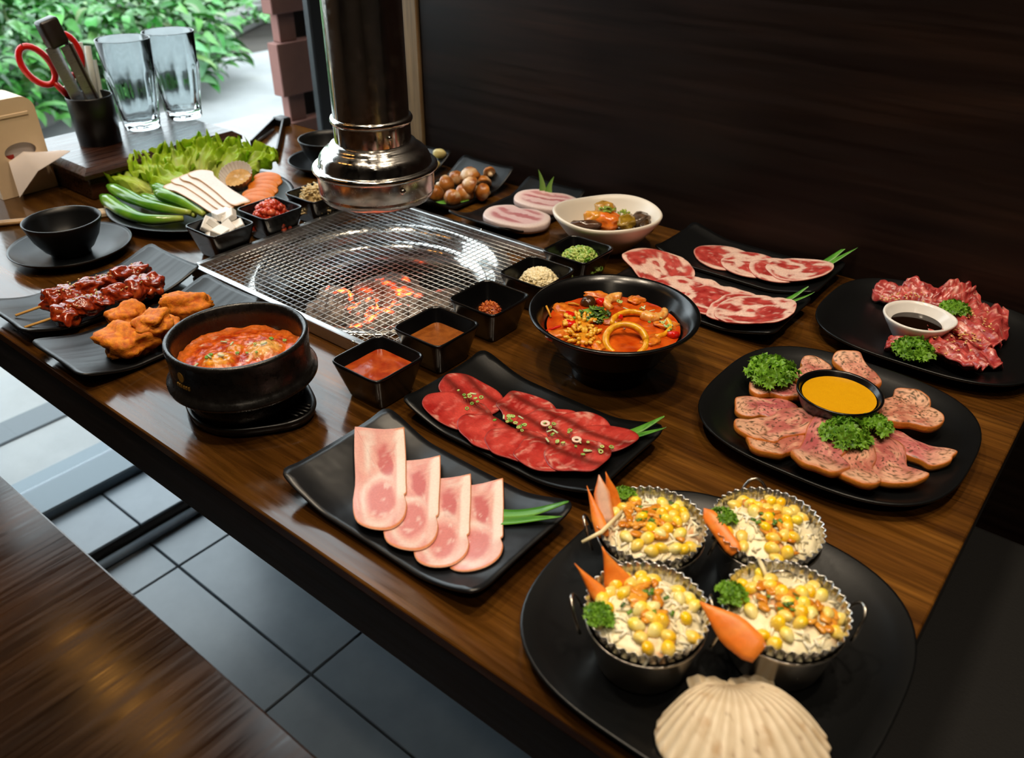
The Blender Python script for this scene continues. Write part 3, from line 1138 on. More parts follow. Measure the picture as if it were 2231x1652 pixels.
def round_dish(name, prof, loc, mat, label, cat, seg=64, shape=None, group=None, rz=0.0, warp=None):
    o = build(name, lathe(prof, seg, shape, 0.0, warp), mat, None, None, True, (loc[0], loc[1], loc[2]), (0, 0, rz))
    return tag(o, label, cat, group)


SAUCER = [(0.0, 0.0045), (0.55, 0.005), (0.75, 0.008), (0.95, 0.0165), (1.0, 0.0185), (1.005, 0.0175), (0.96, 0.0140), (0.76, 0.0045), (0.60, 0.0008), (0.0, 0.0008)]


def sc_prof(p, r):
    return [(a*r, b) for a, b in p]


VEGC = (-1.222, 0.702)
round_dish('round_plate', sc_prof(SAUCER, 0.148), (VEGC[0], VEGC[1], TZ), M_BLACK, 'round black plate under the lettuce and green peppers', 'plate')
LBC = (-1.204, 0.470)
round_dish('saucer', sc_prof(SAUCER, 0.083), (LBC[0], LBC[1], TZ), M_BLACK, 'black saucer at the left edge below the wooden chopsticks', 'saucer')
BBC = (-1.222, 0.972)
round_dish('saucer', sc_prof(SAUCER, 0.075), (BBC[0], BBC[1], TZ), M_BLACK, 'black saucer behind the steel hood', 'saucer')
RICE = [(0.0, 0.006), (0.020, 0.0065), (0.032, 0.014), (0.042, 0.028), (0.048, 0.044), (0.0505, 0.052), (0.0525, 0.052), (0.0525, 0.050), (0.050, 0.043), (0.044, 0.026), (0.034, 0.010), (0.027, 0.004), (0.027, 0.0), (0.0, 0.0005)]
round_dish('rice_bowl', RICE, (LBC[0] + 0.004, LBC[1] - 0.004, TZ + 0.0058), M_RIDGED, 'empty small black bowl on the saucer at the left edge', 'bowl')
round_dish('rice_bowl', RICE, (BBC[0] + 0.006, BBC[1] - 0.004, TZ + 0.0058), M_RIDGED, 'empty small black bowl on the saucer behind the hood', 'bowl')

# square ramekins
RAM_LBL = {}


def ramekin(cx, cy, label, s=0.0375, h=0.046, rz=0.0):
    sh = supere(9)
    prof = [(0.0, 0.006), (0.58, 0.006), (0.66, 0.009), (0.93, h - 0.002), (0.955, h), (0.99, h), (1.005, h - 0.002), (0.985, h - 0.004), (0.70, 0.004), (0.66, 0.0), (0.0, 0.0003)]
    v, f = lathe([(a*s, b) for a, b in prof], 72, lambda a, i: sh(a)*0.98)
    o = build('square_ramekin', (v, f), M_RAMEKIN, None, None, True, (cx, cy, TZ), (0, 0, rz))
    tag(o, label, 'ramekin', 'square black ramekins around the grill')


def ram_fill(s, z, h=0.046):
    """half width of the ramekin cavity at height z"""
    t = (z - 0.009)/(h - 0.011)
    return s*(0.66 + 0.27*t)*0.975


RX = -0.584
RAMS = [(RX, 0.4985, 'square black ramekin of red sauce nearest the camera'), (RX, 0.5900, 'square black ramekin of brown sauce, second in the row'),
        (RX, 0.6830, 'square black ramekin with a little chilli paste, third in the row'), (RX, 0.7780, 'square black ramekin of minced garlic beside the soup bowl'),
        (RX, 0.8700, 'square black ramekin of chopped scallion in front of the white bowl'), (-1.036, 0.6130, 'square black ramekin of white radish pieces'),
        (-1.034, 0.7000, 'square black ramekin of red kimchi'), (-1.034, 0.7900, 'square black ramekin of pale shredded salad beside the hood')]
for x, y, l in RAMS:
    ramekin(x, y, l)


def sauce_fill(x, y, z, colf, mat, name, label, cat, zf=None, s=0.0375):
    hw = ram_fill(s, z)
    sh = supere(9)
    vf, c = disc_surface(hw, 14, 64, zf or (lambda a, b, t: 0.0), colf, lambda a: sh(a)*0.985)
    o = build(name, vf, mat, None, c, True, (x, y, TZ + z))
    return tag(o, label, cat)


M_SAUCE = attr_mat('glossy_sauce', 0.12, 0.0, 0.12, 160.0, 0.0, 0.10)
sauce_fill(RX, 0.4985, 0.033, lambda x, y, t: mixc(S(148, 46, 14), S(176, 76, 28), 0.5 + FB(x*70, y*70, 2)*2.2), M_SAUCE, 'red_sauce', 'glossy orange red sauce filling the nearest ramekin', 'sauce', lambda x, y, t: 0.0006*FB(x*60, y*60, 7))
sauce_fill(RX, 0.5900, 0.029, lambda x, y, t: mixc(S(122, 62, 18), S(150, 84, 28), 0.5 + FB(x*160, y*160, 5)*1.8), attr_mat('grainy_sauce', 0.28, 0, 0.3, 500.0), 'brown_sauce', 'grainy brown dipping sauce in the second ramekin', 'sauce')

# ------------------------------------------------------------------ meat on the plates
M_BACON = attr_mat('bacon_flesh', 0.36, 0.15, 0.12, 500.0, 0.0, 0.06)
M_MEAT = attr_mat('raw_meat', 0.30, 0.10, 0.25, 420.0, 0.0, 0.12)
M_COOKED = attr_mat('cooked_pork', 0.38, 0.12, 0.3, 380.0, 0.0, 0.10)


def local_outline(pts, cx, cy, rz, sx, sy, n=56):
    o = smooth_outline(pts, n)
    c, s = math.cos(rz), math.sin(rz)
    return [(cx + (x*sx)*c - (y*sy)*s, cy + (x*sx)*s + (y*sy)*c) for x, y in o]


FAT = S(228, 208, 200)


def bacon_col(rz, seed, L):
    c, s = math.cos(-rz), math.sin(-rz)

    def f(x, y, t, a):
        u, w = (x*c - y*s)/(L/2), (x*s + y*c)/0.0235      # u: -1 square end .. +1 round end, w: across, fat side at +1
        n = FB(u*2.6 + seed, w*1.6, seed)
        n2 = FB(u*7 + seed, w*4, seed + 5)
        k = mixc(S(226, 176, 166), S(216, 150, 144), 0.5 + n*1.6)
        r1 = math.hypot((u - 0.50)/0.46, (w + 0.06)/0.66) + n*0.35
        k = mixc(k, S(206, 126, 122), 1 - sst(0.62, 0.86, r1))
        r2 = math.hypot((u + 0.32)/0.40, (w - 0.10 - 0.25*(u + 0.3))/0.34) + n*0.35
        k = mixc(k, S(196, 108, 108), 1 - sst(0.7, 0.95, r2))
        # fat: crescent round the eye, streak on the left, band on the right
        cr = math.exp(-((r1 - 1.08)/0.15)**2)*sst(-0.9, 0.1, -(w + 0.25) + 0.2)
        k = mixc(k, FAT, cr*0.9)
        st = math.exp(-((w + 0.58 - 0.1*n)/0.13)**2)*sst(-0.95, -0.7, u)*(1 - sst(-0.2, 0.0, u))
        k = mixc(k, FAT, st)
        bd = sst(0.46, 0.60, w + 0.10*n)*(1 - 0.75*sst(0.35, 0.6, u))
        k = mixc(k, S(232, 218, 208), bd)
        k = mixc(k, FAT, sst(0.16, 0.34, n2)*0.6)
        rim = sst(0.955, 0.995, t)*sst(0.45, 0.85, max(w, u*0.98))
        return mixc(k, S(206, 112, 30), rim)
    return f


BACON_O = [(-0.90, -0.97), (-0.96, -0.95), (-0.98, -0.88), (-1.0, 0.0), (-1.06, 0.86), (-1.06, 0.95), (-1.0, 0.98), (-0.5, 1.0), (0.0, 0.98), (0.28, 0.98), (0.34, 0.90), (0.55, 0.98), (0.8, 0.86), (0.96, 0.5), (1.0, 0.0), (0.94, -0.5), (0.78, -0.84), (0.4, -0.98), (0.0, -0.92), (-0.5, -0.97)]
bac = [((830, 968), (828, 1160)), ((905, 1010), (892, 1200)), ((970, 1045), (958, 1236)), ((1040, 1056), (1032, 1254))]
ordn = ['leftmost bacon slice lying on top of the overlapping row', 'second bacon slice from the left in the overlapping row', 'third bacon slice from the left in the overlapping row', 'rightmost bacon slice beside the forked leaf']
for i, (a, b) in enumerate(bac):
    A, B = Vector(P(a[0], a[1], 0.012)), Vector(P(b[0], b[1], 0.010))
    d = B - A
    L = d.length*1.06
    rz = math.atan2(d.y, d.x)
    c = (A + B)/2
    out = local_outline(BACON_O, c.x, c.y, rz, L/2, 0.0240)
    lift = 0.0024*(3 - i)
    lay_slice('bacon_slice', out, 0.0026, PL_BACON.z, bacon_col(rz, 3.7*i + 1, L), M_BACON, ordn[i], 'bacon', 'bacon slices', lift=lift, rings=22, sidecol=S(222, 176, 150))


def pandan(name, px0, py0, px1, py1, zf, label, w=0.011, up=0.006, mat=None, tipz=0.004):
    """flat ribbon leaf cut to a forked tip, base at the first pixel"""
    A, B = Vector(P(px0, py0, 0.012)), Vector(P(px1, py1, 0.030))
    d = B - A
    L = d.length
    rz = math.atan2(d.y, d.x)
    n = 14
    v, f, cols = [], [], []
    c, s = math.cos(rz), math.sin(rz)

    def put(x, y, z, k):
        gx, gy = A.x + x*c - y*s, A.y + x*s + y*c
        v.append((x, y, zf(gx, gy) + z))
        cols.append(k)
    g1, g2, g3 = S(58, 122, 30), S(96, 160, 52), S(150, 196, 100)
    th = 0.0008
    for side in (1, -1):
        for lay in (0, 1):
            for i in range(n + 1):
                t = i/n
                x = L*t
                wv = w*(1 - 0.05*t)
                fork = max(0.0, (t - 0.55)/0.45)**1.1
                inner = side*wv*fork*0.86
                outer = side*wv*(1 - 0.0*t) if t < 1 else side*wv*0.9
                z = up*t + tipz*t*t + (0 if lay else -th)
                for q in range(4):
                    yy = inner + (outer - inner)*q/3.0
                    put(x, yy, z + 0.0009*(q/3.0) + 0.0012, mixc(mixc(g1, g2, 0.5 + 0.5*math.sin(yy*3800)), g3, 0.25*(q == 0)))
    m = 4
    for sidx in range(2):
        b0 = sidx*2*(n + 1)*m
        b1 = b0 + (n + 1)*m
        for i in range(n):
            for q in range(m - 1):
                a = i*m + q
                f.append((b0 + a, b0 + a + m, b0 + a + m + 1, b0 + a + 1))
                f.append((b1 + a, b1 + a + 1, b1 + a + m + 1, b1 + a + m))
        for i in range(n):
            for q in (0, m - 1):
                a = i*m + q
                f.append((b0 + a, b1 + a, b1 + a + m, b0 + a + m))
    o = build(name, (v, f), attr_mat('garnish_leaf', 0.35, 0.0, 0.1, 700.0, 0, 0.08), None, cols, True, (A.x, A.y, 0), (0, 0, rz))
    return tag(o, label, 'leaf', 'forked green garnish leaves')


pandan('garnish_leaf', 1075, 1120, 1232, 1120, PL_BACON.z, 'forked green leaf beside the bacon slices', 0.0115, 0.002)
pandan('garnish_leaf', 1330, 960, 1448, 932, PL_BEEF.z, 'forked green leaf at the end of the red beef slices', 0.0105, 0.004)
pandan('garnish_leaf', 1660, 675, 1766, 640, PL_COLB.z, 'forked green leaf on the pork plate behind the soup bowl', 0.010, 0.006)
pandan('garnish_leaf', 1770, 590, 1856, 557, PL_COLA.z, 'forked green leaf on the pork collar plate by the wall', 0.010, 0.010)


# thin red beef slices in two overlapping rows
def beef_col(seed, cx, cy):
    def f(x, y, t, a):
        n = FB(x*38 + seed, y*38, seed)
        k = mixc(S(162, 34, 30), S(202, 70, 60), 0.5 + n*2.0)
        g = FB(x*170 + seed, y*70, seed + 3)
        k = mixc(k, S(216, 112, 102), sst(0.08, 0.3, g)*0.6)
        ff = abs(FB(x*24 + seed*3, y*24, seed*2))
        k = mixc(k, S(232, 184, 164), (1 - sst(0.0, 0.035, ff))*sst(0.5, 0.9, t)*0.7)
        # sauce drizzled in three bands along the plate
        gy = cy + y + 0.004*N((cx + x)*30, 3.0)
        for yb in (0.527, 0.549, 0.572):
            k = mixc(k, S(92, 20, 10), 0.85*math.exp(-((gy - yb + 0.10*(cx + x + 0.41))/0.0050)**2))
        k = mixc(k, S(118, 30, 26), sst(0.93, 1.0, t)*0.6)
        return k
    return f


bs = [(1025, 868, 'top left beef slice of the row, largest'), (1000, 905, 'beef slice at the left end of the plate, lower row'), (1145, 888, 'beef slice in the upper row, second from the left'),
      (1062, 945, 'beef slice in the lower row, second from the left'), (1205, 925, 'beef slice in the upper row under the scallion rings'), (1130, 975, 'beef slice in the lower row, third from the left'),
      (1262, 940, 'beef slice in the upper row, second from the leaf'), (1195, 1000, 'beef slice in the lower row, second from the right'), (1315, 970, 'beef slice touching the forked leaf'), (1260, 1010, 'beef slice at the lower right end of the row')]
rb = random.Random(5)
for i, (px, py, lb) in enumerate(bs):
    x, y = P(px, py, 0.010)
    pts = []
    for q in range(12):
        a = TAU*q/12
        pts.append(((1 + 0.13*rb.uniform(-1, 1))*math.cos(a), (1 + 0.13*rb.uniform(-1, 1))*math.sin(a)))
    out = local_outline(pts, x, y, rb.uniform(-0.3, 0.5), 0.0345, 0.0275)
    lay_slice('beef_slice', out, 0.0022, PL_BEEF.z, beef_col(i*4.3, x, y), M_MEAT, lb, 'beef', 'thin red beef slices', lift=0.0011*(i % 2) + 0.0007*i, rings=20, sidecol=S(160, 50, 44))


# scallion bits: real little rings and slivers
def scallions(name, label, spots, zf, seed, n=26, cat='scallion'):
    r = random.Random(seed)
    m = MB()
    cx, cy = spots[0]
    for i in range(n):
        bx, by = spots[r.randrange(len(spots))]
        x, y = bx + r.gauss(0, 0.006), by + r.gauss(0, 0.006)
        z = zf(x, y)
        col = mixc(S(88, 150, 30), S(196, 214, 130), r.random())
        q = r.random()
        M_ = Matrix.Translation((x - cx, y - cy, z)) @ Matrix.Rotation(r.random()*TAU, 4, 'Z') @ Matrix.Rotation(r.uniform(-0.4, 0.4), 4, 'X')
        if q < 0.75:
            rr = r.uniform(0.0014, 0.0026)
            m.add(lathe([(rr*0.55, 0), (rr, 0), (rr, 0.0012), (rr*0.55, 0.0012), (rr*0.55, 0)], 9), M_, col)
        else:
            m.add(box(-0.0035, 0.0035, -0.0009, 0.0009, 0, 0.0008), M_, mixc(col, S(226, 226, 196), 0.6))
    o = m.build(name, attr_mat('scallion', 0.4, 0, 0.0, 300, 0, 0.05), None, True, (cx, cy, 0))
    return tag(o, label, cat, None, 'stuff')


zb = lambda x, y: PL_BEEF.z(x, y) + 0.0115
scallions('chopped_scallion', 'green scallion rings scattered over the red beef slices', [P(p[0], p[1], 0.014) for p in ((1035, 880), (1030, 870), (1105, 920), (1130, 930), (1195, 940), (1215, 965), (1270, 985), (1305, 1000), (1245, 940))], zb, 3, 52)
for (px, py, lb) in ((1188, 930, 'white scallion ring on the left of the beef'), (1256, 966, 'white scallion ring on the right of the beef')):
    x, y = P(px, py, 0.015)
    o = build('scallion_ring', lathe([(0.0022, 0.0), (0.0048, 0.0003), (0.0048, 0.0018), (0.0022, 0.0015), (0.0022, 0)], 18), simple('pale_scallion', S(236, 208, 190), 0.35), None, None, True, (x, y, zb(x, y)))
    tag(o, lb, 'scallion')


# marbled pork collar slices
def collar_col(seed, sx, sy):
    def f(x, y, t, a):
        u, w = x/sx, y/sy
        n = FB(u*0.62 + seed, w*0.62 - seed, seed, 3)
        n2 = FB(u*3.1 + seed, w*3.1, seed + 9)
        red = mixc(S(150, 36, 34), S(200, 80, 72), 0.5 + n2*1.6)
        fat = mixc(S(236, 204, 188), S(226, 182, 166), 0.5 + n2)
        m = sst(0.0, 0.05, abs(n + 0.10*n2) - 0.055)
        k = mixc(fat, red, m)
        k = mixc(k, fat, sst(0.90, 0.98, t + 0.22*N(a*1.3 + seed, 0.3))*0.9)
        k = mixc(k, fat, sst(0.18, 0.32, FB(u*6 + seed, w*6, 4))*0.5)
        return k
    return f


def wav(seed, amp, n=14):
    r = random.Random(seed)
    return [((1 + amp*r.uniform(-1, 1))*math.cos(TAU*q/n), (1 + amp*r.uniform(-1, 1))*math.sin(TAU*q/n)) for q in range(n)]


for i, (px, py, lb) in enumerate(((1580, 560, 'marbled pork collar slice at the left of the plate by the wall'), (1640, 578, 'second marbled pork collar slice from the left on the plate by the wall'),
                                  (1700, 594, 'third marbled pork collar slice from the left on the plate by the wall'), (1740, 600, 'marbled pork collar slice nearest the leaf on the plate by the wall'))):
    x, y = P(px, py, 0.010)
    out = local_outline(wav(40 + i, 0.06), x, y, -0.1, 0.044, 0.041)
    lay_slice('pork_collar_slice', out, 0.0030, PL_COLA.z, collar_col(2.3*i + 5, 0.04, 0.03), M_MEAT, lb, 'pork', 'pork collar slices', lift=0.0022*(i), rings=22, sidecol=S(210, 120, 104))
for i, (px, py, lb) in enumerate(((1440, 592, 'raw pork slice partly hidden behind the soup bowl rim'), (1495, 632, 'second raw pork slice from the soup bowl'), (1562, 658, 'third raw pork slice from the soup bowl'),
                                  (1618, 680, 'wide marbled raw pork slice next to the leaf'), (1648, 692, 'raw pork slice at the front right of the plate behind the soup bowl'))):
    x, y = P(px, py, 0.012)
    out = local_outline(wav(60 + i, 0.20, 9), x, y, 0.6 + 0.1*i, 0.050, 0.042)
    zz = lambda a, b, s=i: PL_COLB.z(a, b) + 0.0025*abs(N(a*60, b*60, s*3.0))
    lay_slice('pork_slice', out, 0.0026, zz, collar_col(1.9*i + 30, 0.04, 0.03), M_MEAT, lb, 'pork', 'raw pork slices', lift=0.0020*i, rings=22, sidecol=S(196, 84, 76))


# thick pork belly slices
def belly_col(seed, rz, sx, sy):
    c, s = math.cos(-rz), math.sin(-rz)

    def f(x, y, t, a):
        u, w = (x*c - y*s)/sx, (x*s + y*c)/sy
        n = FB(u*1.6 + seed, w*1.6, seed)
        st = math.sin(w*11.0 + 4.5*n + 1.6*math.sin(u*2.2 + seed) + seed)
        k = mixc(S(226, 192, 190), S(176, 92, 98), sst(-0.1, 0.5, st)*(1 - sst(0.66, 0.84, t)))
        k = mixc(k, S(222, 172, 168), 0.25 + n*0.5)
        return mixc(k, S(230, 208, 200), sst(0.74, 0.9, t)*0.9)
    return f


for i, (px, py, lb) in enumerate(((1190, 440, 'rear thick pork belly slice next to the white bowl'), (1126, 473, 'front thick pork belly slice'))):
    x, y = P(px, py, 0.016)
    rz = -0.45
    out = local_outline([(1, 0), (0.8, 0.62), (0.25, 0.88), (-0.2, 0.72), (-0.55, 0.86), (-0.95, 0.45), (-1.0, -0.1), (-0.75, -0.7), (-0.1, -0.95), (0.6, -0.82), (0.9, -0.45)], x, y, rz + 0.6, 0.055, 0.043)
    zz = (lambda a, b: PL_BELLY.z(x, y) + 0.0005) if i else (lambda a, b: PL_BELLY.z(x, y) + 0.0005)
    lay_slice('pork_belly_slice', out, 0.013, zz, belly_col(2.0 + 5*i, rz + 0.6, 0.055, 0.043), M_BACON, lb, 'pork', 'thick pork belly slices', lift=0.002 if i == 0 else 0.0, rings=20, sidecol=S(232, 204, 198))
for (a, b, lb) in (((1183, 408), (1176, 374), 'tall pointed leaf tip behind the pork belly'), ((1195, 410), (1203, 388), 'short pointed leaf tip behind the pork belly')):
    A = Vector(P(a[0], a[1], 0.028))
    v, f, c = [], [], []
    hgt = 0.040 if a[0] == 1183 else 0.028
    lean = -0.006 if a[0] == 1183 else 0.006
    for i in range(9):
        t = i/8
        w = 0.0062*(1 - t)**0.8 + 0.0002
        for q in (-1, 0, 1):
            v.append((w*q*0.78 + lean*t*t, w*q*0.62 + lean*t*t, hgt*t - 0.0*q + 0.0007*(1 - abs(q))))
            c.append(mixc(S(74, 140, 40), S(140, 190, 90), 0.5 + 0.4*q))
    for i in range(8):
        for q in (0, 1):
            f.append((i*3 + q, i*3 + q + 1, i*3 + q + 4, i*3 + q + 3))
    k0 = len(v)
    v += [(x + 0.0006, y - 0.0008, z) for x, y, z in v[:27]]
    c += c[:27]
    f += [tuple(i + k0 for i in q[::-1]) for q in f[:16]]
    o = build('garnish_leaf', (v, f), MATS['garnish_leaf'], None, c, True, (A.x, A.y, PL_BELLY.z(A.x, A.y) + 0.004))
    tag(o, lb, 'leaf')


# ------------------------------------------------------------------ skewers and fried chicken
M_GLAZE = attr_mat('sticky_glaze', 0.16, 0.05, 0.3, 160.0, 0.3, 0.15)
M_STICK = simple('bamboo', S(206, 156, 84), 0.55, 0, 0.1, 300.0, 0.1)


def skewer(a, b, seed, n, label):
    A, B = Vector(P(a[0], a[1], 0.018)), Vector(P(b[0], b[1], 0.026))
    d = (B - A)
    L = d.length
    rz = math.atan2(d.y, d.x)
    z0 = TZ + 0.022
    t = thing('skewer', label, 'skewer', (A.x, A.y, z0), rz, 'glazed skewers on the ridged plate')
    build('stick', sweep([(0, 0, 0.000), (L*0.98, 0, 0.003)], 0.0017, 8), M_STICK, t)
    r = random.Random(seed)
    for i in range(n):
        q = 0.30 + 0.68*i/(n - 1)

        def colf(x, y, z, w):
            k = mixc(S(98, 22, 8), S(166, 56, 20), 0.5 + w*1.4)
            return mixc(k, S(196, 92, 40), sst(0.3, 0.6, N(x*2 + seed + i, y*2, z*2))*0.6)
        v, f, c = blob((0.0165*r.uniform(0.85, 1.1), 0.0165*r.uniform(0.9, 1.2), 0.0115*r.uniform(0.9, 1.2)), 0.5, 1.5, seed*3.1 + i*2.7, 4, 0.12, 5.0, colf)
        build('chicken_chunk', (v, f), M_GLAZE, t, c, True, (L*q, r.uniform(-0.004, 0.004), 0.002 + r.uniform(0, 0.004)), (r.uniform(-.4, .4), r.uniform(-.4, .4), r.random()*3))
    m = MB()
    for i in range(70):
        q = L*(0.32 + 0.66*r.random())
        m.add(_ICO[1], xf((q, r.gauss(0, 0.006), 0.0135 + r.uniform(-0.002, 0.003)), r.random()*3, 0, 0, (0.0016, 0.0010, 0.0007)), mixc(S(226, 196, 130), S(120, 160, 60), 1.0 if r.random() < 0.2 else 0.0))
    o = m.build('sesame', attr_mat('sesame_seed', 0.5, 0, 0, 300, 0, 0.05), t)
    o['kind'] = 'stuff'


skewer((36, 694), (306, 590), 11, 6, 'glazed chicken skewer at the rear of the ridged plate')
skewer((56, 720), (334, 618), 12, 6, 'glazed chicken skewer at the front of the ridged plate')

M_FRIED = attr_mat('orange_fried_crust', 0.7, 0.0, 0.9, 240.0, 0, 0.2)


def fried(px, py, size, rz, seed, label, lift=0.0, tilt=(0, 0)):
    x, y = P(px, py, 0.018 + lift)

    def colf(a, b, c, q):
        return mixc(S(196, 92, 4), S(236, 142, 20), 0.5 + q*1.5)
    v, f, c = blob(size, 0.50, 1.4, seed, 4, 0.13, 8.5, colf)
    o = build('fried_chicken', (v, f), M_FRIED, None, c, True, (x, y, PL_CHICK.z(x, y) + size[2]*0.92 + lift), (tilt[0], tilt[1], rz))
    tag(o, label, 'chicken', 'fried chicken pieces')


fried(282, 755, (0.031, 0.026, 0.019), 0.6, 21.3, 'rounded fried chicken piece at the front left of its plate')
fried(282, 700, (0.024, 0.020, 0.017), 1.1, 23.9, 'fried chicken piece at the rear left of its plate')
fried(408, 672, (0.034, 0.019, 0.017), 0.9, 27.1, 'longest fried chicken piece at the back right of its plate')
fried(370, 722, (0.024, 0.018, 0.015), 0.3, 31.7, 'fried chicken piece right behind the stew pot')
fried(336, 698, (0.022, 0.020, 0.012), 2.1, 35.5, 'small fried chicken piece lying on top of the others', 0.024)

# ------------------------------------------------------------------ mushrooms and garlic
M_MUSHCAP = attr_mat('mushroom_skin', 0.28, 0.05, 0.15, 200.0, 0, 0.12)


def mushroom(px, py, r, rz, tilt, seed, label, dz=0.0, h=1.0):
    x, y = P(px, py, 0.018 + dz)
    t = thing('mushroom', label, 'mushroom', (x, y, PL_MUSH.z(x, y) + r*0.55 + dz), rz, 'glazed brown mushrooms')
    prof = [(0.0, 0.92*h), (0.35, 0.86*h), (0.68, 0.62*h), (0.92, 0.25*h), (1.0, 0.0), (0.95, -0.16), (0.78, -0.20), (0.4, -0.12), (0.0, -0.08)]
    v, f = lathe([(a*r, b*r) for a, b in prof], 20)
    v = [(a*(1 + 0.10*N(a*120 + seed, b*120, c*120)), b*(1 + 0.10*N(b*120, a*120 + seed, 3)), c) for a, b, c in v]
    c = [mixc(mixc(S(140, 74, 22), S(200, 128, 56), 0.5 + FB(a*90 + seed, b*90, d*90)*1.8), S(228, 198, 158), sst(0.12, 0.4, N(a*60 + seed*2, b*60, d*60))*0.8) for a, b, d in v]
    build('cap', (v, f), M_MUSHCAP, t, c, True, rot=(tilt[0], tilt[1], 0))
    vs_, fs_ = lathe([(0.0, -0.95*r), (0.30*r, -0.93*r), (0.36*r, -0.6*r), (0.34*r, -0.1*r), (0.0, -0.05*r)], 14)
    cs = [mixc(S(196, 160, 112), S(232, 208, 176), 0.5 + FB(a*100, b*100, d*60 + seed)*1.5) for a, b, d in vs_]
    build('stem', (vs_, fs_), M_MUSHCAP, t, cs, True, rot=(tilt[0], tilt[1], 0))


mush = [(948, 418, 0.0135, 0.2, 0.4, 'at the left end of the pile'), (970, 400, 0.015, 1.0, 1.2, 'second from the left with a pale fold'), (994, 385, 0.013, 0.5, -0.6, 'standing upright at the back left'),
        (1024, 383, 0.016, 0.2, 0.2, 'at the top back of the pile'), (1026, 405, 0.015, 0.9, 0.5, 'in the middle with a bright highlight'), (986, 428, 0.0135, 1.5, 0.4, 'pale cream one at the front by the green leaf'),
        (1012, 420, 0.015, 1.1, -0.4, 'at the front centre of the pile'), (1052, 398, 0.014, 0.3, 0.9, 'orange brown at the right'), (1066, 386, 0.010, 1.4, 0.3, 'small pale one at the far right'), (1052, 420, 0.013, 0.8, 1.0, 'golden one at the front right')]
for i, (px, py, r, a, b, lb) in enumerate(mush):
    mushroom(px, py, r*1.15, i*1.3, (a, b), i*3.3, 'glazed brown mushroom ' + lb, 0.012 if i in (3, 4) else 0.0)
A = Vector(P(962, 437, 0.01))
lv = [(-0.022, 0.0), (-0.010, 0.008), (0.008, 0.009), (0.024, 0.002), (0.022, -0.003), (0.006, -0.008), (-0.012, -0.007)]
lay_slice('garnish_leaf', local_outline(lv, A.x + 0.012, A.y + 0.010, 0.75, 1.2, 1.0, 32), 0.0012, PL_MUSH.z, lambda x, y, t, a: mixc(S(60, 130, 34), S(110, 170, 60), t), MATS['garnish_leaf'], 'smooth green leaf lying under the mushrooms', 'leaf')
for i, (px, py, lb) in enumerate(((958, 352, 'pale yellow garlic clove peeking out beside the hood'), (945, 362, 'garlic clove mostly hidden by the hood'))):
    x, y = P(px, py, 0.018)
    v, f = blob((0.013, 0.009, 0.0085), 0.15, 1.2, 4.0 + i, 3)
    o = build('garlic_clove', (v, f), simple('peeled_garlic', S(224, 208, 142), 0.35, 0, 0.05, 80.0, 0.06), None, None, True, (x, y, PL_GARL.z(x, y) + 0.0082), (0, 0, 0.5 + i))
    tag(o, lb, 'garlic', 'garlic cloves behind the hood')

# ------------------------------------------------------------------ hot stone bowl of stew
SX, SY = -0.674, 0.3935
base_o = thing('stew_coaster', 'black plastic coaster with flared fluted grips under the stew pot', 'coaster', (SX, SY, TZ), math.radians(14))


def cshape(a, i):
    # two grips stick out at the ends
    g = max(0.0, math.cos(a))**8 + max(0.0, -math.cos(a))**8
    return 1.0 + 0.27*g if i in (2, 3, 4, 5) else 1.0


build('tray', lathe([(0.0, 0.006), (0.052, 0.006), (0.0570, 0.012), (0.0615, 0.0145), (0.0625, 0.012), (0.0600, 0.004), (0.054, 0.0005), (0.0, 0.0005)], 96, cshape), M_BLACKPLASTIC, base_o)
for sgn in (1, -1):
    for j in range(-2, 3):
        build('grip_rib', sweep([(sgn*0.0600, j*0.0052, 0.0146), (sgn*(0.0765 - 0.0010*j*j), j*0.0052, 0.0150)], 0.0012, 6), M_BLACKPLASTIC, base_o)
pot = thing('stone_pot', 'black stoneware pot of bubbling red stew', 'pot', (SX, SY, TZ + 0.0062))
build('bowl', lathe([(0.0, 0.008), (0.045, 0.008), (0.058, 0.018), (0.0625, 0.040), (0.0640, 0.070), (0.0650, 0.0815), (0.0680, 0.0838), (0.0708, 0.0825), (0.0712, 0.079), (0.0700, 0.066), (0.0695, 0.048), (0.0722, 0.0440), (0.0758, 0.0405), (0.0756, 0.0370), (0.0705, 0.0335), (0.0655, 0.031), (0.0610, 0.018), (0.0560, 0.006), (0.052, 0.0), (0.0, 0.0005)], 96), M_STONE, pot)
M_GOLD = simple('gold_print', S(150, 110, 40), 0.45, 0.2)
# small gold emblem printed on the side: an oval over a short line of marks
ea = math.radians(274)


def on_pot(u, w, r=0.0708):
    a = ea + u/r
    return (r*math.cos(a), r*math.sin(a), w)


def pot_patch(name, pts):
    n = len(pts)
    v = [on_pot(u, w) for u, w in pts] + [on_pot(u, w, 0.0698) for u, w in pts]
    f = [tuple(range(n)), tuple(range(2*n - 1, n - 1, -1))] + [(i, i + n, (i + 1) % n + n, (i + 1) % n) for i in range(n)]
    return build(name, (v, f), M_GOLD, pot, smooth=False)


pot_patch('emblem', [(0.0042*math.cos(TAU*i/20), 0.0665 + 0.0056*math.sin(TAU*i/20)) for i in range(20)])
for i in range(6):
    u = -0.0085 + 0.0034*i
    pot_patch('emblem_mark', [(u - 0.0011, 0.0540), (u + 0.0005 + 0.0004*(i % 2), 0.0538), (u + 0.0012, 0.0570 + 0.0004*(i % 3)), (u - 0.0006, 0.0575)])


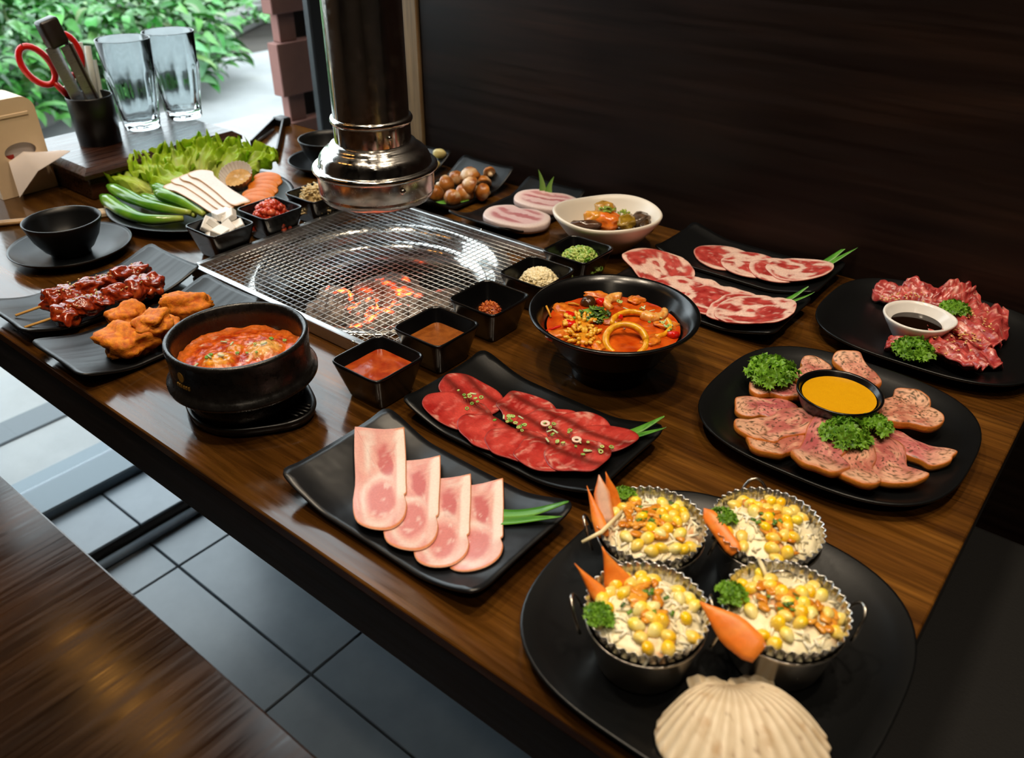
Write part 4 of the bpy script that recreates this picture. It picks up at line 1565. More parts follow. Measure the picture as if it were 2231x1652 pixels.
def stew_z(x, y, t):
    z = 0.0030*FB(x*70, y*70, 1.0) + 0.0022*FB(x*230, y*230, 3.0) + 0.0020*sst(0.86, 1.0, t)*(0.4 + 2.0*N(x*90, y*90, 4))
    for (ax, ay, r, h) in ((0.010, 0.022, 0.021, 0.008), (-0.006, -0.022, 0.019, 0.007), (-0.014, 0.004, 0.011, 0.005)):
        d = math.hypot(x - ax, y - ay)/r
        if d < 1:
            z += h*(1 - d*d)
    return z


def stew_c(x, y, t):
    n = FB(x*60, y*60, 7.0)
    n2 = FB(x*200, y*200, 2.0)
    k = mixc(S(168, 44, 8), S(222, 104, 28), 0.5 + n*2.0 + n2*1.6)
    k = mixc(k, S(206, 108, 40), sst(0.80, 0.95, t)*0.7)
    for (ax, ay, r, cc) in ((0.010, 0.022, 0.020, S(232, 178, 92)), (-0.006, -0.022, 0.017, S(232, 158, 30)), (-0.014, 0.004, 0.010, S(220, 140, 30))):
        d = math.hypot(x - ax, y - ay)/r
        k = mixc(k, cc, (1 - sst(0.55, 1.0, d + 0.5*n2))*0.85)
    k = mixc(k, S(240, 214, 180), sst(0.14, 0.30, FB(x*120, y*120, 9.0) - 0.15*t)*0.8)
    return k


vf, c = disc_surface(0.0632, 44, 96, stew_z, stew_c)
o = build('stew', vf, attr_mat('red_stew', 0.18, 0.0, 0.6, 260.0, 0.15, 0.22), None, c, True, (SX, SY, TZ + 0.0062 + 0.0565))
tag(o, 'bubbling orange red tofu and egg stew inside the black stone pot', 'stew')
zst = lambda x, y: TZ + 0.0062 + 0.0580 + stew_z(x - SX, y - SY, 0.4)
scallions('chopped_scallion', 'small green scallion pieces floating on the red stew', [(SX + a, SY + b) for a, b in ((0.014, 0.022), (-0.012, -0.03), (-0.006, -0.022), (0.0, 0.002), (-0.034, 0.006), (0.012, 0.03), (0.004, -0.018))], zst, 9, 17)

# ------------------------------------------------------------------ spicy seafood noodle soup
NX, NY = -0.4160, 0.6960
o = build('soup_bowl', lathe([(0.0, 0.006), (0.036, 0.0065), (0.050, 0.018), (0.066, 0.042), (0.082, 0.070), (0.0885, 0.0775), (0.0915, 0.0785), (0.0935, 0.0775), (0.0932, 0.0755), (0.088, 0.0715), (0.080, 0.064), (0.062, 0.036), (0.046, 0.012), (0.043, 0.008), (0.043, 0.0), (0.0, 0.0004)], 96), M_RAMEKIN, None, None, True, (NX, NY, TZ))
tag(o, 'wide flared black bowl of spicy seafood soup', 'bowl')
SOZ = 0.0590


def soup_c(x, y, t):
    n = FB(x*45, y*45, 3.0)
    k = mixc(S(170, 52, 6), S(216, 98, 24), 0.5 + n*2.2)
    k = mixc(k, S(150, 40, 8), sst(0.15, 0.35, FB(x*110, y*110, 5.0))*0.5)
    return mixc(k, S(206, 56, 12), sst(0.9, 1.0, t)*0.5)


vf, c = disc_surface(0.0735, 30, 90, lambda x, y, t: 0.0022*FB(x*60, y*60, 2.0), soup_c)
o = build('seafood_soup', vf, attr_mat('red_soup', 0.10, 0, 0.2, 140.0, 0.0, 0.08), None, c, True, (NX, NY, TZ + SOZ))
tag(o, 'orange red broth filling the wide black bowl', 'soup')
M_SQUID = attr_mat('cooked_squid', 0.25, 0.0, 0.35, 260.0, 0.15, 0.16)


def soup_pt(px, py, dz=0.0):
    return P(px, py, SOZ + dz)


def arc_ring(name, px, py, R, r, a0, a1, rz, tilt, label, dz=0.0):
    x, y = soup_pt(px, py)
    n = 28
    pts = [(R*math.cos(a0 + (a1 - a0)*i/n), R*math.sin(a0 + (a1 - a0)*i/n), 0) for i in range(n + 1)]
    vf_ = sweep(pts, [r*(0.92 + 0.08*math.sin(i*0.6)) for i in range(n + 1)], 10, True, 1.2)
    cc = [mixc(S(220, 138, 10), S(246, 190, 44), 0.5 + N(v[0]*200, v[1]*200, v[2]*200)) for v in vf_[0]]
    o_ = build(name, vf_, M_SQUID, None, cc, True, (x, y, TZ + SOZ + 0.001 + dz), (tilt, 0, rz))
    tag(o_, label, 'squid', 'squid rings in the soup')


arc_ring('squid_ring', 1363, 748, 0.0215, 0.0040, 0.0, TAU, 0.65, 0.42, 'largest squid ring at the front of the soup', 0.002)
arc_ring('squid_ring', 1383, 712, 0.0250, 0.0034, 0.3, 2.9, 0.9, 0.12, 'flat squid strip arching across the soup', 0.001)
arc_ring('squid_ring', 1412, 712, 0.0240, 0.0030, -1.0, 0.8, 0.3, 0.1, 'thin squid strip at the right side of the soup', 0.001)
# scored squid pieces: a tuft of blunt fingers
for i, (px, py, lb) in enumerate(((1265, 700, 'scored squid piece opened like a flower, rear one'), (1272, 732, 'scored squid piece opened like a flower, front one'))):
    x, y = soup_pt(px, py, 0.003)
    m = MB()
    r = random.Random(30 + i)
    m.add(blob((0.013, 0.013, 0.004), 0.2, 2.0, i*3.0, 2), xf((0, 0, 0)), S(216, 140, 28))
    for q in range(34):
        a = r.random()*TAU
        rr = 0.017*math.sqrt(r.random())
        p0 = Vector((rr*math.cos(a), rr*math.sin(a), 0.002))
        p1 = p0 + Vector((math.cos(a)*0.005*(0.5 + rr*60), math.sin(a)*0.005*(0.5 + rr*60), 0.0055*(1.2 - rr*45)))
        m.add(sweep([p0, (p0 + p1)/2 + Vector((0, 0, 0.0012)), p1], [0.0020, 0.0022, 0.0015], 6), None, mixc(S(226, 150, 14), S(248, 200, 70), r.random()))
    o = m.build('scored_squid', M_SQUID, None, True, (x, y, TZ + SOZ - 0.0005))
    tag(o, lb, 'squid')
for i, (px, py, lb) in enumerate(((1345, 662, 'shrimp floating at the back of the soup'), (1424, 680, 'shrimp floating at the right of the soup'))):
    x, y = soup_pt(px, py, 0.002)
    pts, rad = [], []
    for q in range(11):
        a = -0.4 + 2.9*q/10
        pts.append((0.0150*math.cos(a), 0.0150*math.sin(a)*0.8, 0.001))
        rad.append((0.0078*(1 - 0.55*q/10))*(1.0 + 0.05*(q % 2)))
    vf_ = sweep(pts, rad, 10, True, 0.9)
    cc = [mixc(S(220, 130, 30), S(240, 190, 110), 0.5 + N(v[0]*260, v[1]*260, v[2]*300)*1.2) for v in vf_[0]]
    o = build('shrimp', vf_, M_SQUID, None, cc, True, (x, y, TZ + SOZ + 0.001), (0, 0, 2.2 + 2.6*i))
    tag(o, lb, 'shrimp', 'shrimps in the soup')
M_CHILI = simple('red_chilli_skin', S(206, 26, 10), 0.15)
for i, (px, py, lb) in enumerate(((1240, 688, 'red chilli piece at the left of the soup'), (1242, 706, 'half sunken red chilli piece below the left one'), (1310, 658, 'red chilli piece at the back of the soup by the mushroom'), (1347, 690, 'red chilli piece in the centre of the soup'), (1467, 730, 'red chilli piece at the right rim of the soup'), (1205, 715, 'long red chilli strip at the left rim of the soup'))):
    x, y = soup_pt(px, py, 0.002)
    s = (0.0100, 0.0022, 0.0016) if i == 5 else (0.0064, 0.0052, 0.0050)
    o = build('chilli_piece', bbox_(-s[0], s[0], -s[1], s[1], -s[2]*0.6, s[2], min(s)*0.6, 2), M_CHILI, None, None, True, (x, y, TZ + SOZ + 0.0010), (0.2, 0.1*i, 0.7*i))
    tag(o, lb, 'chilli', 'red chilli pieces in the soup')
vp = [(1225, 672, (0.016, 0.010, 0.004), 'orange vegetable slice at the back left of the soup'), (1300, 640, (0.018, 0.009, 0.004), 'orange vegetable slice at the very back of the soup'), (1390, 652, (0.015, 0.010, 0.004), 'amber vegetable slice at the back right of the soup'),
      (1455, 708, (0.010, 0.015, 0.004), 'curved amber slice at the right of the soup'), (1330, 700, (0.013, 0.010, 0.004), 'brown mushroom slice in the centre of the soup'), (1215, 728, (0.014, 0.010, 0.004), 'orange slice at the lower left of the soup'),
      (1420, 742, (0.015, 0.010, 0.004), 'orange slice at the lower right of the soup'), (1300, 752, (0.016, 0.008, 0.004), 'orange slice at the front of the soup')]
for i, (px, py, sz, lb) in enumerate(vp):
    x, y = soup_pt(px, py, 0.001)
    c0, c1 = (S(150, 64, 14), S(186, 92, 24)) if i == 4 else (S(196, 84, 10), S(232, 138, 40))
    v, f, c = blob(sz, 0.4, 1.8, 60 + i*2.1, 3, 0.12, 5.0, lambda a, b, cc, q, c0=c0, c1=c1: mixc(c0, c1, 0.5 + q*1.5))
    o = build('vegetable_slice', (v, f), M_SQUID, None, c, True, (x, y, TZ + SOZ + 0.0002), (0.1, 0.1*(i % 3), i*0.8))
    tag(o, lb, 'vegetable', 'vegetable slices in the soup')
x, y = soup_pt(1282, 658, 0.003)
v, f = lathe([(0.0, 0.0075), (0.004, 0.0072), (0.0078, 0.0045), (0.0095, 0.0), (0.008, -0.0015), (0.0, -0.001)], 20)
o = build('shiitake', (v, f), simple('dark_mushroom_cap', S(66, 36, 14), 0.2, 0, 0.2, 150.0, 0.2), None, None, True, (x, y, TZ + SOZ + 0.0015), (0.3, 0.2, 0))
tag(o, 'dark brown mushroom cap floating in the soup', 'mushroom')


def herb_heap(name, label, x, y, z, r, n, seed, dark=S(40, 62, 18), light=S(126, 170, 50), L=0.006, cat='herbs', hh=0.4):
    rr = random.Random(seed)
    m = MB()
    for i in range(n):
        a = rr.random()*TAU
        q = r*math.sqrt(rr.random())
        M_ = xf((q*math.cos(a), q*math.sin(a), (r*hh)*(1 - (q/r)**2)*rr.random()), rr.random()*TAU, rr.uniform(-0.6, 0.6), rr.uniform(-0.5, 0.5), L*rr.uniform(0.5, 1.2))
        vv = [(-1, 0, 0), (-0.3, 0.42, 0.1), (0.5, 0.34, 0.05), (1, 0, 0.2), (0.5, -0.34, 0.05), (-0.3, -0.42, 0.1), (-1, 0, -0.08), (-0.3, 0.40, 0.02), (0.5, 0.32, -0.03), (0.98, 0, 0.12), (0.5, -0.32, -0.03), (-0.3, -0.40, 0.02)]
        ff = [(0, 1, 2, 3, 4, 5), (11, 10, 9, 8, 7, 6)] + [(j, 6 + j, 6 + (j + 1) % 6, (j + 1) % 6) for j in range(6)]
        m.add((vv, ff), M_, mixc(dark, light, rr.random()**1.6))
    o_ = m.build(name, attr_mat('herb_leaf', 0.35, 0, 0, 200, 0, 0.05), None, True, (x, y, z))
    return tag(o_, label, cat, None, 'stuff')


x, y = soup_pt(1298, 682, 0.004)
herb_heap('chopped_herbs', 'dark green chopped herbs heaped in the middle of the soup', x, y, TZ + SOZ + 0.001, 0.017, 90, 3)
zs = lambda a, b: TZ + SOZ + 0.0042
scallions('chopped_scallion', 'green scallion bits scattered over the seafood soup', [soup_pt(*p, 0.004) for p in ((1355, 662), (1405, 672), (1408, 680), (1275, 695), (1370, 716), (1305, 720), (1262, 690), (1450, 705))], zs, 15, 30)
for i, (p0, p1, lb) in enumerate((((1190, 672), (1200, 690), 'yellow noodle strand clinging to the left rim of the soup'), ((1238, 655), (1262, 664), 'yellow vegetable strip at the back left of the soup'))):
    a, b = soup_pt(*p0, 0.006), soup_pt(*p1, 0.002)
    o = build('vegetable_strip', sweep([(0, 0, 0.008 if i == 0 else 0.001), ((b[0] - a[0])/2, (b[1] - a[1])/2, 0.005 if i == 0 else 0.002), (b[0] - a[0], b[1] - a[1], 0.0)], 0.0013, 6), simple('yellow_strip', S(214, 150, 40), 0.3), None, None, True, (a[0], a[1], TZ + SOZ + 0.001))
    tag(o, lb, 'vegetable')

# ------------------------------------------------------------------ what the other ramekins hold
def crumb_heap(name, label, cat, x, y, z, r, h, n, cols, seed, size, mat, jag=1.0, shape='ico'):
    rr = random.Random(seed)
    m = MB()
    v, f = lathe([(r, 0.0), (r*0.9, h*0.27), (r*0.75, h*0.55), (r*0.5, h*0.84), (r*0.25, h*0.94), (0, h*0.95)], 18)
    m.add((v, f), None, cols[0])
    for i in range(n):
        a = rr.random()*TAU
        q = r*math.sqrt(rr.random())*1.02
        zz = h*(1 - min(1.0, q/r)**3)*0.97
        s = size*rr.uniform(0.6, 1.3)
        if shape == 'ico':
            g = _ICO[1]
            sc3 = (s, s*rr.uniform(0.5, 1.0), s*rr.uniform(0.5, 0.9))
        elif shape == 'ring':
            g = lathe([(0.55, -0.4), (1.0, -0.4), (1.0, 0.4), (0.55, 0.4), (0.55, -0.4)], 8)
            sc3 = (s, s, s)
        else:
            g = sweep([(-1, -0.3*rr.random(), 0), (-0.3, 0.2, 0.15), (0.4, -0.1*rr.random(), 0.1), (1, 0.3*rr.random(), 0)], 0.16, 5)
            sc3 = (s, s, s)
        M_ = xf((q*math.cos(a), q*math.sin(a), zz), rr.random()*TAU, rr.uniform(-1, 1)*jag, rr.uniform(-0.7, 0.7)*jag, sc3)
        m.add(g, M_, mixc(cols[1], cols[2], rr.random()))
    o_ = m.build(name, mat, None, True, (x, y, z))
    return tag(o_, label, cat, None, 'stuff')


M_CRUMB = attr_mat('moist_crumb', 0.35, 0.05, 0.1, 300, 0, 0.06)
crumb_heap('chilli_paste', 'small heap of red brown chilli paste in the third ramekin', 'paste', P(1068, 666, 0.018)[0], P(1068, 666, 0.018)[1], TZ + 0.0065, 0.0215, 0.016, 320, [S(150, 60, 14), S(150, 52, 10), S(212, 116, 40)], 2, 0.0019, M_CRUMB)
crumb_heap('minced_garlic', 'heap of pale minced garlic in the ramekin beside the soup bowl', 'garlic', RX + 0.003, 0.7780, TZ + 0.021, 0.0285, 0.027, 800, [S(206, 184, 132), S(222, 202, 150), S(248, 236, 200)], 3, 0.0030, M_CRUMB)
crumb_heap('chopped_scallion', 'heap of chopped green scallion in the ramekin near the white bowl', 'scallion', RX + 0.003, 0.8700, TZ + 0.020, 0.0285, 0.026, 380, [S(110, 134, 40), S(96, 150, 36), S(200, 212, 120)], 4, 0.0034, M_CRUMB, 1.0, 'ring')
crumb_heap('kimchi', 'heap of bright red kimchi in its ramekin', 'kimchi', -1.034, 0.7000, TZ + 0.018, 0.0290, 0.036, 150, [S(180, 40, 22), S(190, 40, 22), S(232, 104, 66)], 5, 0.0062, attr_mat('wet_kimchi', 0.2, 0.05, 0.2, 200, 0.2, 0.1))
crumb_heap('shredded_salad', 'heap of pale shredded salad in the ramekin beside the hood', 'salad', -1.034, 0.7900, TZ + 0.018, 0.0290, 0.036, 260, [S(206, 176, 120), S(216, 186, 126), S(242, 222, 172)], 6, 0.0082, M_CRUMB, 1.0, 'shred')
rr = random.Random(8)
M_RADISH = simple('white_radish', S(240, 236, 230), 0.3, 0, 0.05, 120.0, 0.03, 0, 0.1)
rad = [(446, 488, 'flat at the left'), (468, 490, 'leaning at the front left'), (492, 476, 'standing upright at the top'), (512, 482, 'tilted at the back right'), (528, 490, 'small at the right end'), (498, 500, 'at the front with a pointed corner'), (478, 472, 'at the back left'), (480, 508, 'lowest at the front')]
for i, (px, py, lb) in enumerate(rad):
    x, y = P(px, py, 0.040)
    x = min(max(x, -1.036 - 0.020), -1.036 + 0.020)
    y = min(max(y, 0.613 - 0.020), 0.613 + 0.020)
    s = rr.uniform(0.0105, 0.0140)
    o = build('radish_piece', bbox_(-s, s, -s*0.8, s*0.8, -s*0.45, s*0.45, 0.001, 1), M_RADISH, None, None, False, (x, y, TZ + (0.050 if i in (2, 3, 6) else 0.041)), (rr.uniform(-0.7, 0.7), rr.uniform(-0.7, 0.7), rr.random()*3))
    tag(o, 'white pickled radish piece ' + lb + ' of its ramekin', 'radish', 'radish pieces')
o = build('radish_bed', blob((0.026, 0.026, 0.012), 0.25, 3.0, 2.0, 3), M_RADISH, None, None, True, (-1.036, 0.613, TZ + 0.026))
tag(o, 'lower layer of white pickled radish under the loose pieces', 'radish', None, 'stuff')

# ------------------------------------------------------------------ handmade white bowl
WX, WY = -0.6110, 0.9830
wshape = lambda a, i: 1.0 + (0.018*math.cos(3*a + 0.8) + 0.050*math.cos(2*(a - 0.72)))


def wwarp(x, y, z, a, i):
    return (x, y, z + (0.0012*math.cos(2*(a - 0.72)) + 0.0018*math.cos(3*a + 1.0))*(z/0.06)**2)


prof = [(0.0, 0.008), (0.022, 0.009), (0.040, 0.020), (0.056, 0.037), (0.068, 0.053), (0.0715, 0.058), (0.0745, 0.0595), (0.0765, 0.0575), (0.0745, 0.052), (0.058, 0.030), (0.040, 0.010), (0.030, 0.002), (0.028, 0.0), (0.0, 0.0004)]
o = build('white_bowl', lathe(prof, 80, wshape, 0.0, wwarp), M_WHITECER, None, None, True, (WX, WY, TZ))
tag(o, 'uneven handmade white bowl against the dark wall', 'bowl')
# contents
bx, by = P(1332, 480, 0.045)
M_GLOSS = attr_mat('glossy_vegetable', 0.18, 0.05, 0.15, 120, 0.2, 0.1)
FOODZ = TZ + 0.029
vf, c = disc_surface(0.044, 16, 40, lambda x, y, t: 0.006*(1 - t) + 0.003*FB(x*80, y*80, 1), lambda x, y, t: mixc(S(52, 34, 16), S(110, 66, 24), 0.5 + FB(x*70, y*70, 2)*1.6))
o = build('braised_bed', vf, M_GLOSS, None, c, True, (WX + 0.004, WY - 0.004, FOODZ))
tag(o, 'dark brown braised vegetables lining the white bowl', 'vegetables', None, 'stuff')
wb_items = [(1325, 482, (0.016, 0.012, 0.010), S(206, 92, 24), S(230, 128, 40), 'glossy orange chunk at the front of the white bowl', 0.014), (1300, 478, (0.014, 0.010, 0.010), S(196, 120, 30), S(226, 160, 60), 'amber chunk at the left in the white bowl', 0.013),
            (1366, 482, (0.017, 0.009, 0.008), S(128, 96, 20), S(168, 134, 40), 'olive green curved slice at the right in the white bowl', 0.013), (1318, 466, (0.013, 0.010, 0.010), S(160, 110, 30), S(200, 150, 60), 'tan chunk at the back of the white bowl', 0.020),
            (1274, 488, (0.016, 0.007, 0.006), S(52, 30, 18), S(90, 56, 34), 'dark brown strip at the left side of the white bowl', 0.012), (1394, 478, (0.012, 0.010, 0.008), S(44, 30, 20), S(96, 74, 56), 'dark frilly mushroom piece at the right of the white bowl', 0.013),
            (1408, 488, (0.013, 0.007, 0.005), S(46, 30, 14), S(86, 60, 26), 'dark strip at the far right of the white bowl', 0.011)]
for i, (px, py, sz, c0, c1, lb, dz) in enumerate(wb_items):
    x, y = P(px, py, 0.042)
    x, y = WX + (x - WX)*1.0, WY + (y - WY)*1.0
    sz = (sz[0]*1.45, sz[1]*1.45, sz[2]*1.2)
    v, f, c = blob(sz, 0.35, 1.6, i*3.7, 3, 0.08, 6.0, lambda a, b, cc, q, c0=c0, c1=c1: mixc(c0, c1, 0.5 + q*1.3))
    o = build('braised_piece', (v, f), M_GLOSS, None, c, True, (x, y, FOODZ + dz), (0.2, 0.1, i*0.9))
    tag(o, lb, 'vegetable', 'braised pieces in the white bowl')
x, y = P(1322, 462, 0.050)
herb_heap('chopped_herbs', 'bright green herb sprinkle on top of the white bowl', WX + (x - WX)*0.9, WY + (y - WY)*0.9, FOODZ + 0.026, 0.012, 50, 8, S(110, 140, 30), S(176, 190, 70), 0.004)
x, y = P(1362, 466, 0.046)
herb_heap('chopped_herbs', 'bright green herb sprinkle on the olive slice in the white bowl', WX + (x - WX)*0.9, WY + (y - WY)*0.9, FOODZ + 0.019, 0.010, 36, 9, S(110, 140, 30), S(176, 190, 70), 0.004)

# ------------------------------------------------------------------ parsley: stems that carry curled leaflets
M_PARS = leaf_mat('parsley_leaf', 0.42, 0.3)
M_PSTEM = simple('parsley_stem', S(96, 140, 46), 0.5)


def parsley(px, py, z, r, seed, label, dz=0.01, n=24, hh=0.75):
    n = int(n*2.0)
    x, y = P(px, py, z - TZ + dz)
    rr = random.Random(seed)
    t = thing('parsley_sprig', label, 'parsley', (x, y, z), 0, 'curly parsley sprigs')
    st, lf = MB(), MB()
    for i in range(n):
        a = rr.random()*TAU
        q = r*math.sqrt(rr.random())*0.85
        h = r*hh*(0.35 + 0.75*math.sqrt(max(0.0, 1 - (q/r)**2))*rr.uniform(0.7, 1.1))
        c = Vector((q*math.cos(a), q*math.sin(a), h))
        st.add(sweep([(0.25*c.x, 0.25*c.y, 0.0012), (0.7*c.x, 0.7*c.y, h*0.6), tuple(c)], [0.0009, 0.0007, 0.0005], 5))
        base = mixc(S(44, 104, 14), S(120, 176, 40), rr.random())
        # a leaflet: a frilled fan cupped around its stalk
        lob = rr.randrange(9, 13)
        R = r*rr.uniform(0.20, 0.34)
        up = Vector((c.x*0.8, c.y*0.8, 0.6*r + rr.uniform(-0.3, 0.3)*r)).normalized()
        ux = up.orthogonal().normalized()
        uy = up.cross(ux)
        v, f, cs = [tuple(c)], [], [tuple(k*0.55 for k in base)]
        m = lob*2
        for ring, rad in ((1, 0.5), (2, 1.0)):
            for k in range(m):
                b = TAU*k/m
                w = rad*R*(1.0 if ring == 1 else (1.12 if k % 2 == 0 else 0.72))
                zz = (0.25*R*rad + (0.22*R*(1 if k % 4 < 2 else -1) if ring == 2 else 0.05*R*math.sin(b*3)))
                p = c + ux*(w*math.cos(b)) + uy*(w*math.sin(b)) + up*zz
                v.append(tuple(p))
                cs.append(mixc(base, S(158, 204, 74), 0.15 + 0.45*(ring == 2)*rr.random()))
        for k in range(m):
            f.append((0, 1 + k, 1 + (k + 1) % m))
            f.append((1 + k, 1 + m + k, 1 + m + (k + 1) % m, 1 + (k + 1) % m))
        lf.add((v, f), None, cs)
    st.build('stem', M_PSTEM, t)
    o = lf.build('leaflets', M_PARS, t)
    o['kind'] = 'stuff'
    return t


# ------------------------------------------------------------------ rolled pork plate
MB_X, MB_Y = -0.1795, 0.7545
mprof = [(0.0, 0.005), (0.55, 0.006), (0.80, 0.020), (0.93, 0.0325), (0.97, 0.034), (1.0, 0.033), (0.99, 0.030), (0.85, 0.016), (0.62, 0.002), (0.58, 0.0), (0.0, 0.0004)]
o = build('dip_bowl', lathe([(a*0.0425, b) for a, b in mprof], 64), M_RAMEKIN, None, None, True, (MB_X, MB_Y, TZ + 0.0072))
tag(o, 'small glossy black bowl holding yellow mustard sauce', 'bowl')
vf, c = disc_surface(0.0362, 10, 48, lambda x, y, t: 0.0003*FB(x*50, y*50, 1), lambda x, y, t: mixc(S(210, 150, 6), S(218, 160, 12), 0.5 + FB(x*200, y*200, 1)))
o = build('mustard_sauce', vf, attr_mat('mustard', 0.3, 0, 0.15, 700, 0, 0.05), None, c, True, (MB_X, MB_Y, TZ + 0.0072 + 0.0285))
tag(o, 'smooth yellow mustard sauce in the small black bowl', 'sauce')


def roll_col(seed, rz, sx, sy):
    c, s = math.cos(-rz), math.sin(-rz)

    def f(x, y, t, a):
        u, w = (x*c - y*s)/sx, (x*s + y*c)/sy
        n = FB(u*1.5 + seed, w*1.5, seed)
        n2 = FB(u*5 + seed, w*5, seed + 4)
        tn = 0.5 + 0.5*math.sin(seed*2.3)
        k = mixc(mixc(S(172, 84, 86), S(176, 104, 84), tn), mixc(S(206, 128, 122), S(214, 150, 122), tn), 0.5 + n*2.4 + n2*0.9)
        e = sst(0.15, 0.85, u + 0.35*n)
        k = mixc(k, S(228, 180, 148), e*0.85)
        k = mixc(k, S(226, 176, 146), sst(0.06, 0.3, FB(u*2.4 - seed, w*2.4, seed + 7))*0.7)
        # rolled seam at the outer end
        du, dw = (u - 0.58)*sx/sy, w
        rr_, an = math.hypot(du, dw), math.atan2(dw, du)
        sp = abs(((rr_*1.9 - an/TAU + 0.12*n2) % 1.0) - 0.5)
        k = mixc(k, S(120, 80, 48), (1 - sst(0.0, 0.14, sp))*(1 - sst(0.5, 0.85, rr_))*0.85)
        k = mixc(k, S(46, 46, 20), sst(0.15, 0.22, FB(x*380 + seed, y*380, seed) + 0.12*n)*0.9)
        k = mixc(k, S(186, 100, 34), sst(0.935, 1.0, t)*0.95)
        return k
    return f


rolls = [((1745, 898), (1598, 886), 0.021, 'rolled pork slice at the left with a curled cream end'), ((1750, 860), (1632, 850), 0.016, 'small rolled pork slice under the left parsley'), ((1750, 850), (1778, 798), 0.017, 'rolled pork slice at the back left behind the mustard bowl'),
         ((1905, 862), (1820, 800), 0.016, 'rolled pork slice lying alone at the back of the mustard bowl'), ((1900, 915), (2000, 868), 0.022, 'rolled pork slice at the right of the mustard bowl'), ((1790, 935), (1636, 1004), 0.021, 'rolled pork slice with a browned front edge below the spiral one'),
         ((1775, 918), (1604, 966), 0.025, 'rolled pork slice with a spiral end, left of the front row'), ((1812, 925), (1768, 1066), 0.027, 'large pink rolled pork slice in the front row'), ((1915, 950), (2074, 1012), 0.019, 'rolled pork slice furthest right with a browned rim'),
         ((1885, 955), (1968, 1074), 0.027, 'rolled pork slice at the front right with folded lobes'), ((1852, 950), (1872, 1088), 0.021, 'narrow rolled pork slice with a herbed curl at the front'), ((1912, 918), (2046, 934), 0.020, 'rolled pork slice with a coiled end at the right')]
for i, (p0, p1, hw, lb) in enumerate(rolls):
    A, B = Vector(P(p0[0], p0[1], 0.014)), Vector(P(p1[0], p1[1], 0.014))
    d = B - A
    rz = math.atan2(d.y, d.x)
    L = d.length/2
    c = (A + B)/2
    o1 = [(1.0, 0.0), (0.93, 0.5), (0.72, 0.86), (0.42, 0.84), (0.22, 0.66), (-0.15, 0.80), (-0.6, 0.92), (-0.95, 0.6), (-1.0, 0.0), (-0.92, -0.6), (-0.5, -0.86), (-0.1, -0.72), (0.3, -0.84), (0.62, -0.98), (0.90, -0.58)]
    r_ = random.Random(100 + i)
    o1 = [(a*(1 + 0.07*r_.uniform(-1, 1)), b*(1 + 0.16*r_.uniform(-1, 1))) for a, b in o1]
    out = local_outline(o1, c.x, c.y, rz, L, hw, 64)
    zz = lambda a, b, s=i: Z_ROLL(a, b) + 0.0012*(1 + N(a*70, b*70, s*2.2))
    lay_slice('rolled_pork_slice', out, 0.0085, zz, roll_col(i*3.1 + 2, rz, L, hw), M_COOKED, lb, 'pork', 'rolled pork slices', lift=0.0036*(i % 4), rings=26, bulge=0.0010, sidecol=S(222, 136, 44))
parsley(1682, 815, TZ + 0.016, 0.029, 3, 'bushy parsley sprig at the upper left of the rolled pork', 0.012, 34)
parsley(1840, 948, TZ + 0.019, 0.024, 4, 'parsley sprig in the middle in front of the mustard bowl', 0.010, 30)
parsley(1905, 925, TZ + 0.019, 0.019, 5, 'smaller parsley sprig right of the middle one on the pork', 0.010, 24)

# ------------------------------------------------------------------ marinated raw beef plate
DBX, DBY = -0.1690, 0.9860
dprof = [(0.0, 0.005), (0.50, 0.0055), (0.72, 0.014), (0.90, 0.0255), (0.95, 0.0285), (1.0, 0.0285), (1.01, 0.0265), (0.92, 0.020), (0.66, 0.004), (0.60, 0.0), (0.0, 0.0004)]


def spout(a, i):
    return 1.0 + (0.08*max(0.0, math.cos(a))**14 if 3 <= i <= 7 else 0.0)


o = build('dip_bowl', lathe([(a*0.0395, b) for a, b in dprof], 64, spout), M_PORCELAIN, None, None, True, (DBX, DBY, TZ + 0.0072), (0, 0, 0.35))
tag(o, 'small white porcelain bowl of dark soy sauce with a spout', 'bowl')
k_ = Nodes('soy_sauce')
k_.set(Base_Color=S(20, 7, 2), Roughness=0.06)
vf, c = disc_surface(0.0285, 6, 48, lambda x, y, t: 0.0, lambda x, y, t: (0.02, 0.01, 0.005))
o = build('soy_sauce', vf, k_.m, None, c, True, (DBX, DBY, TZ + 0.0072 + 0.0175))
tag(o, 'dark brown soy sauce in the small white bowl', 'sauce')
M_RAWB = attr_mat('marinated_beef', 0.22, 0.08, 0.3, 300, 0.15, 0.14)


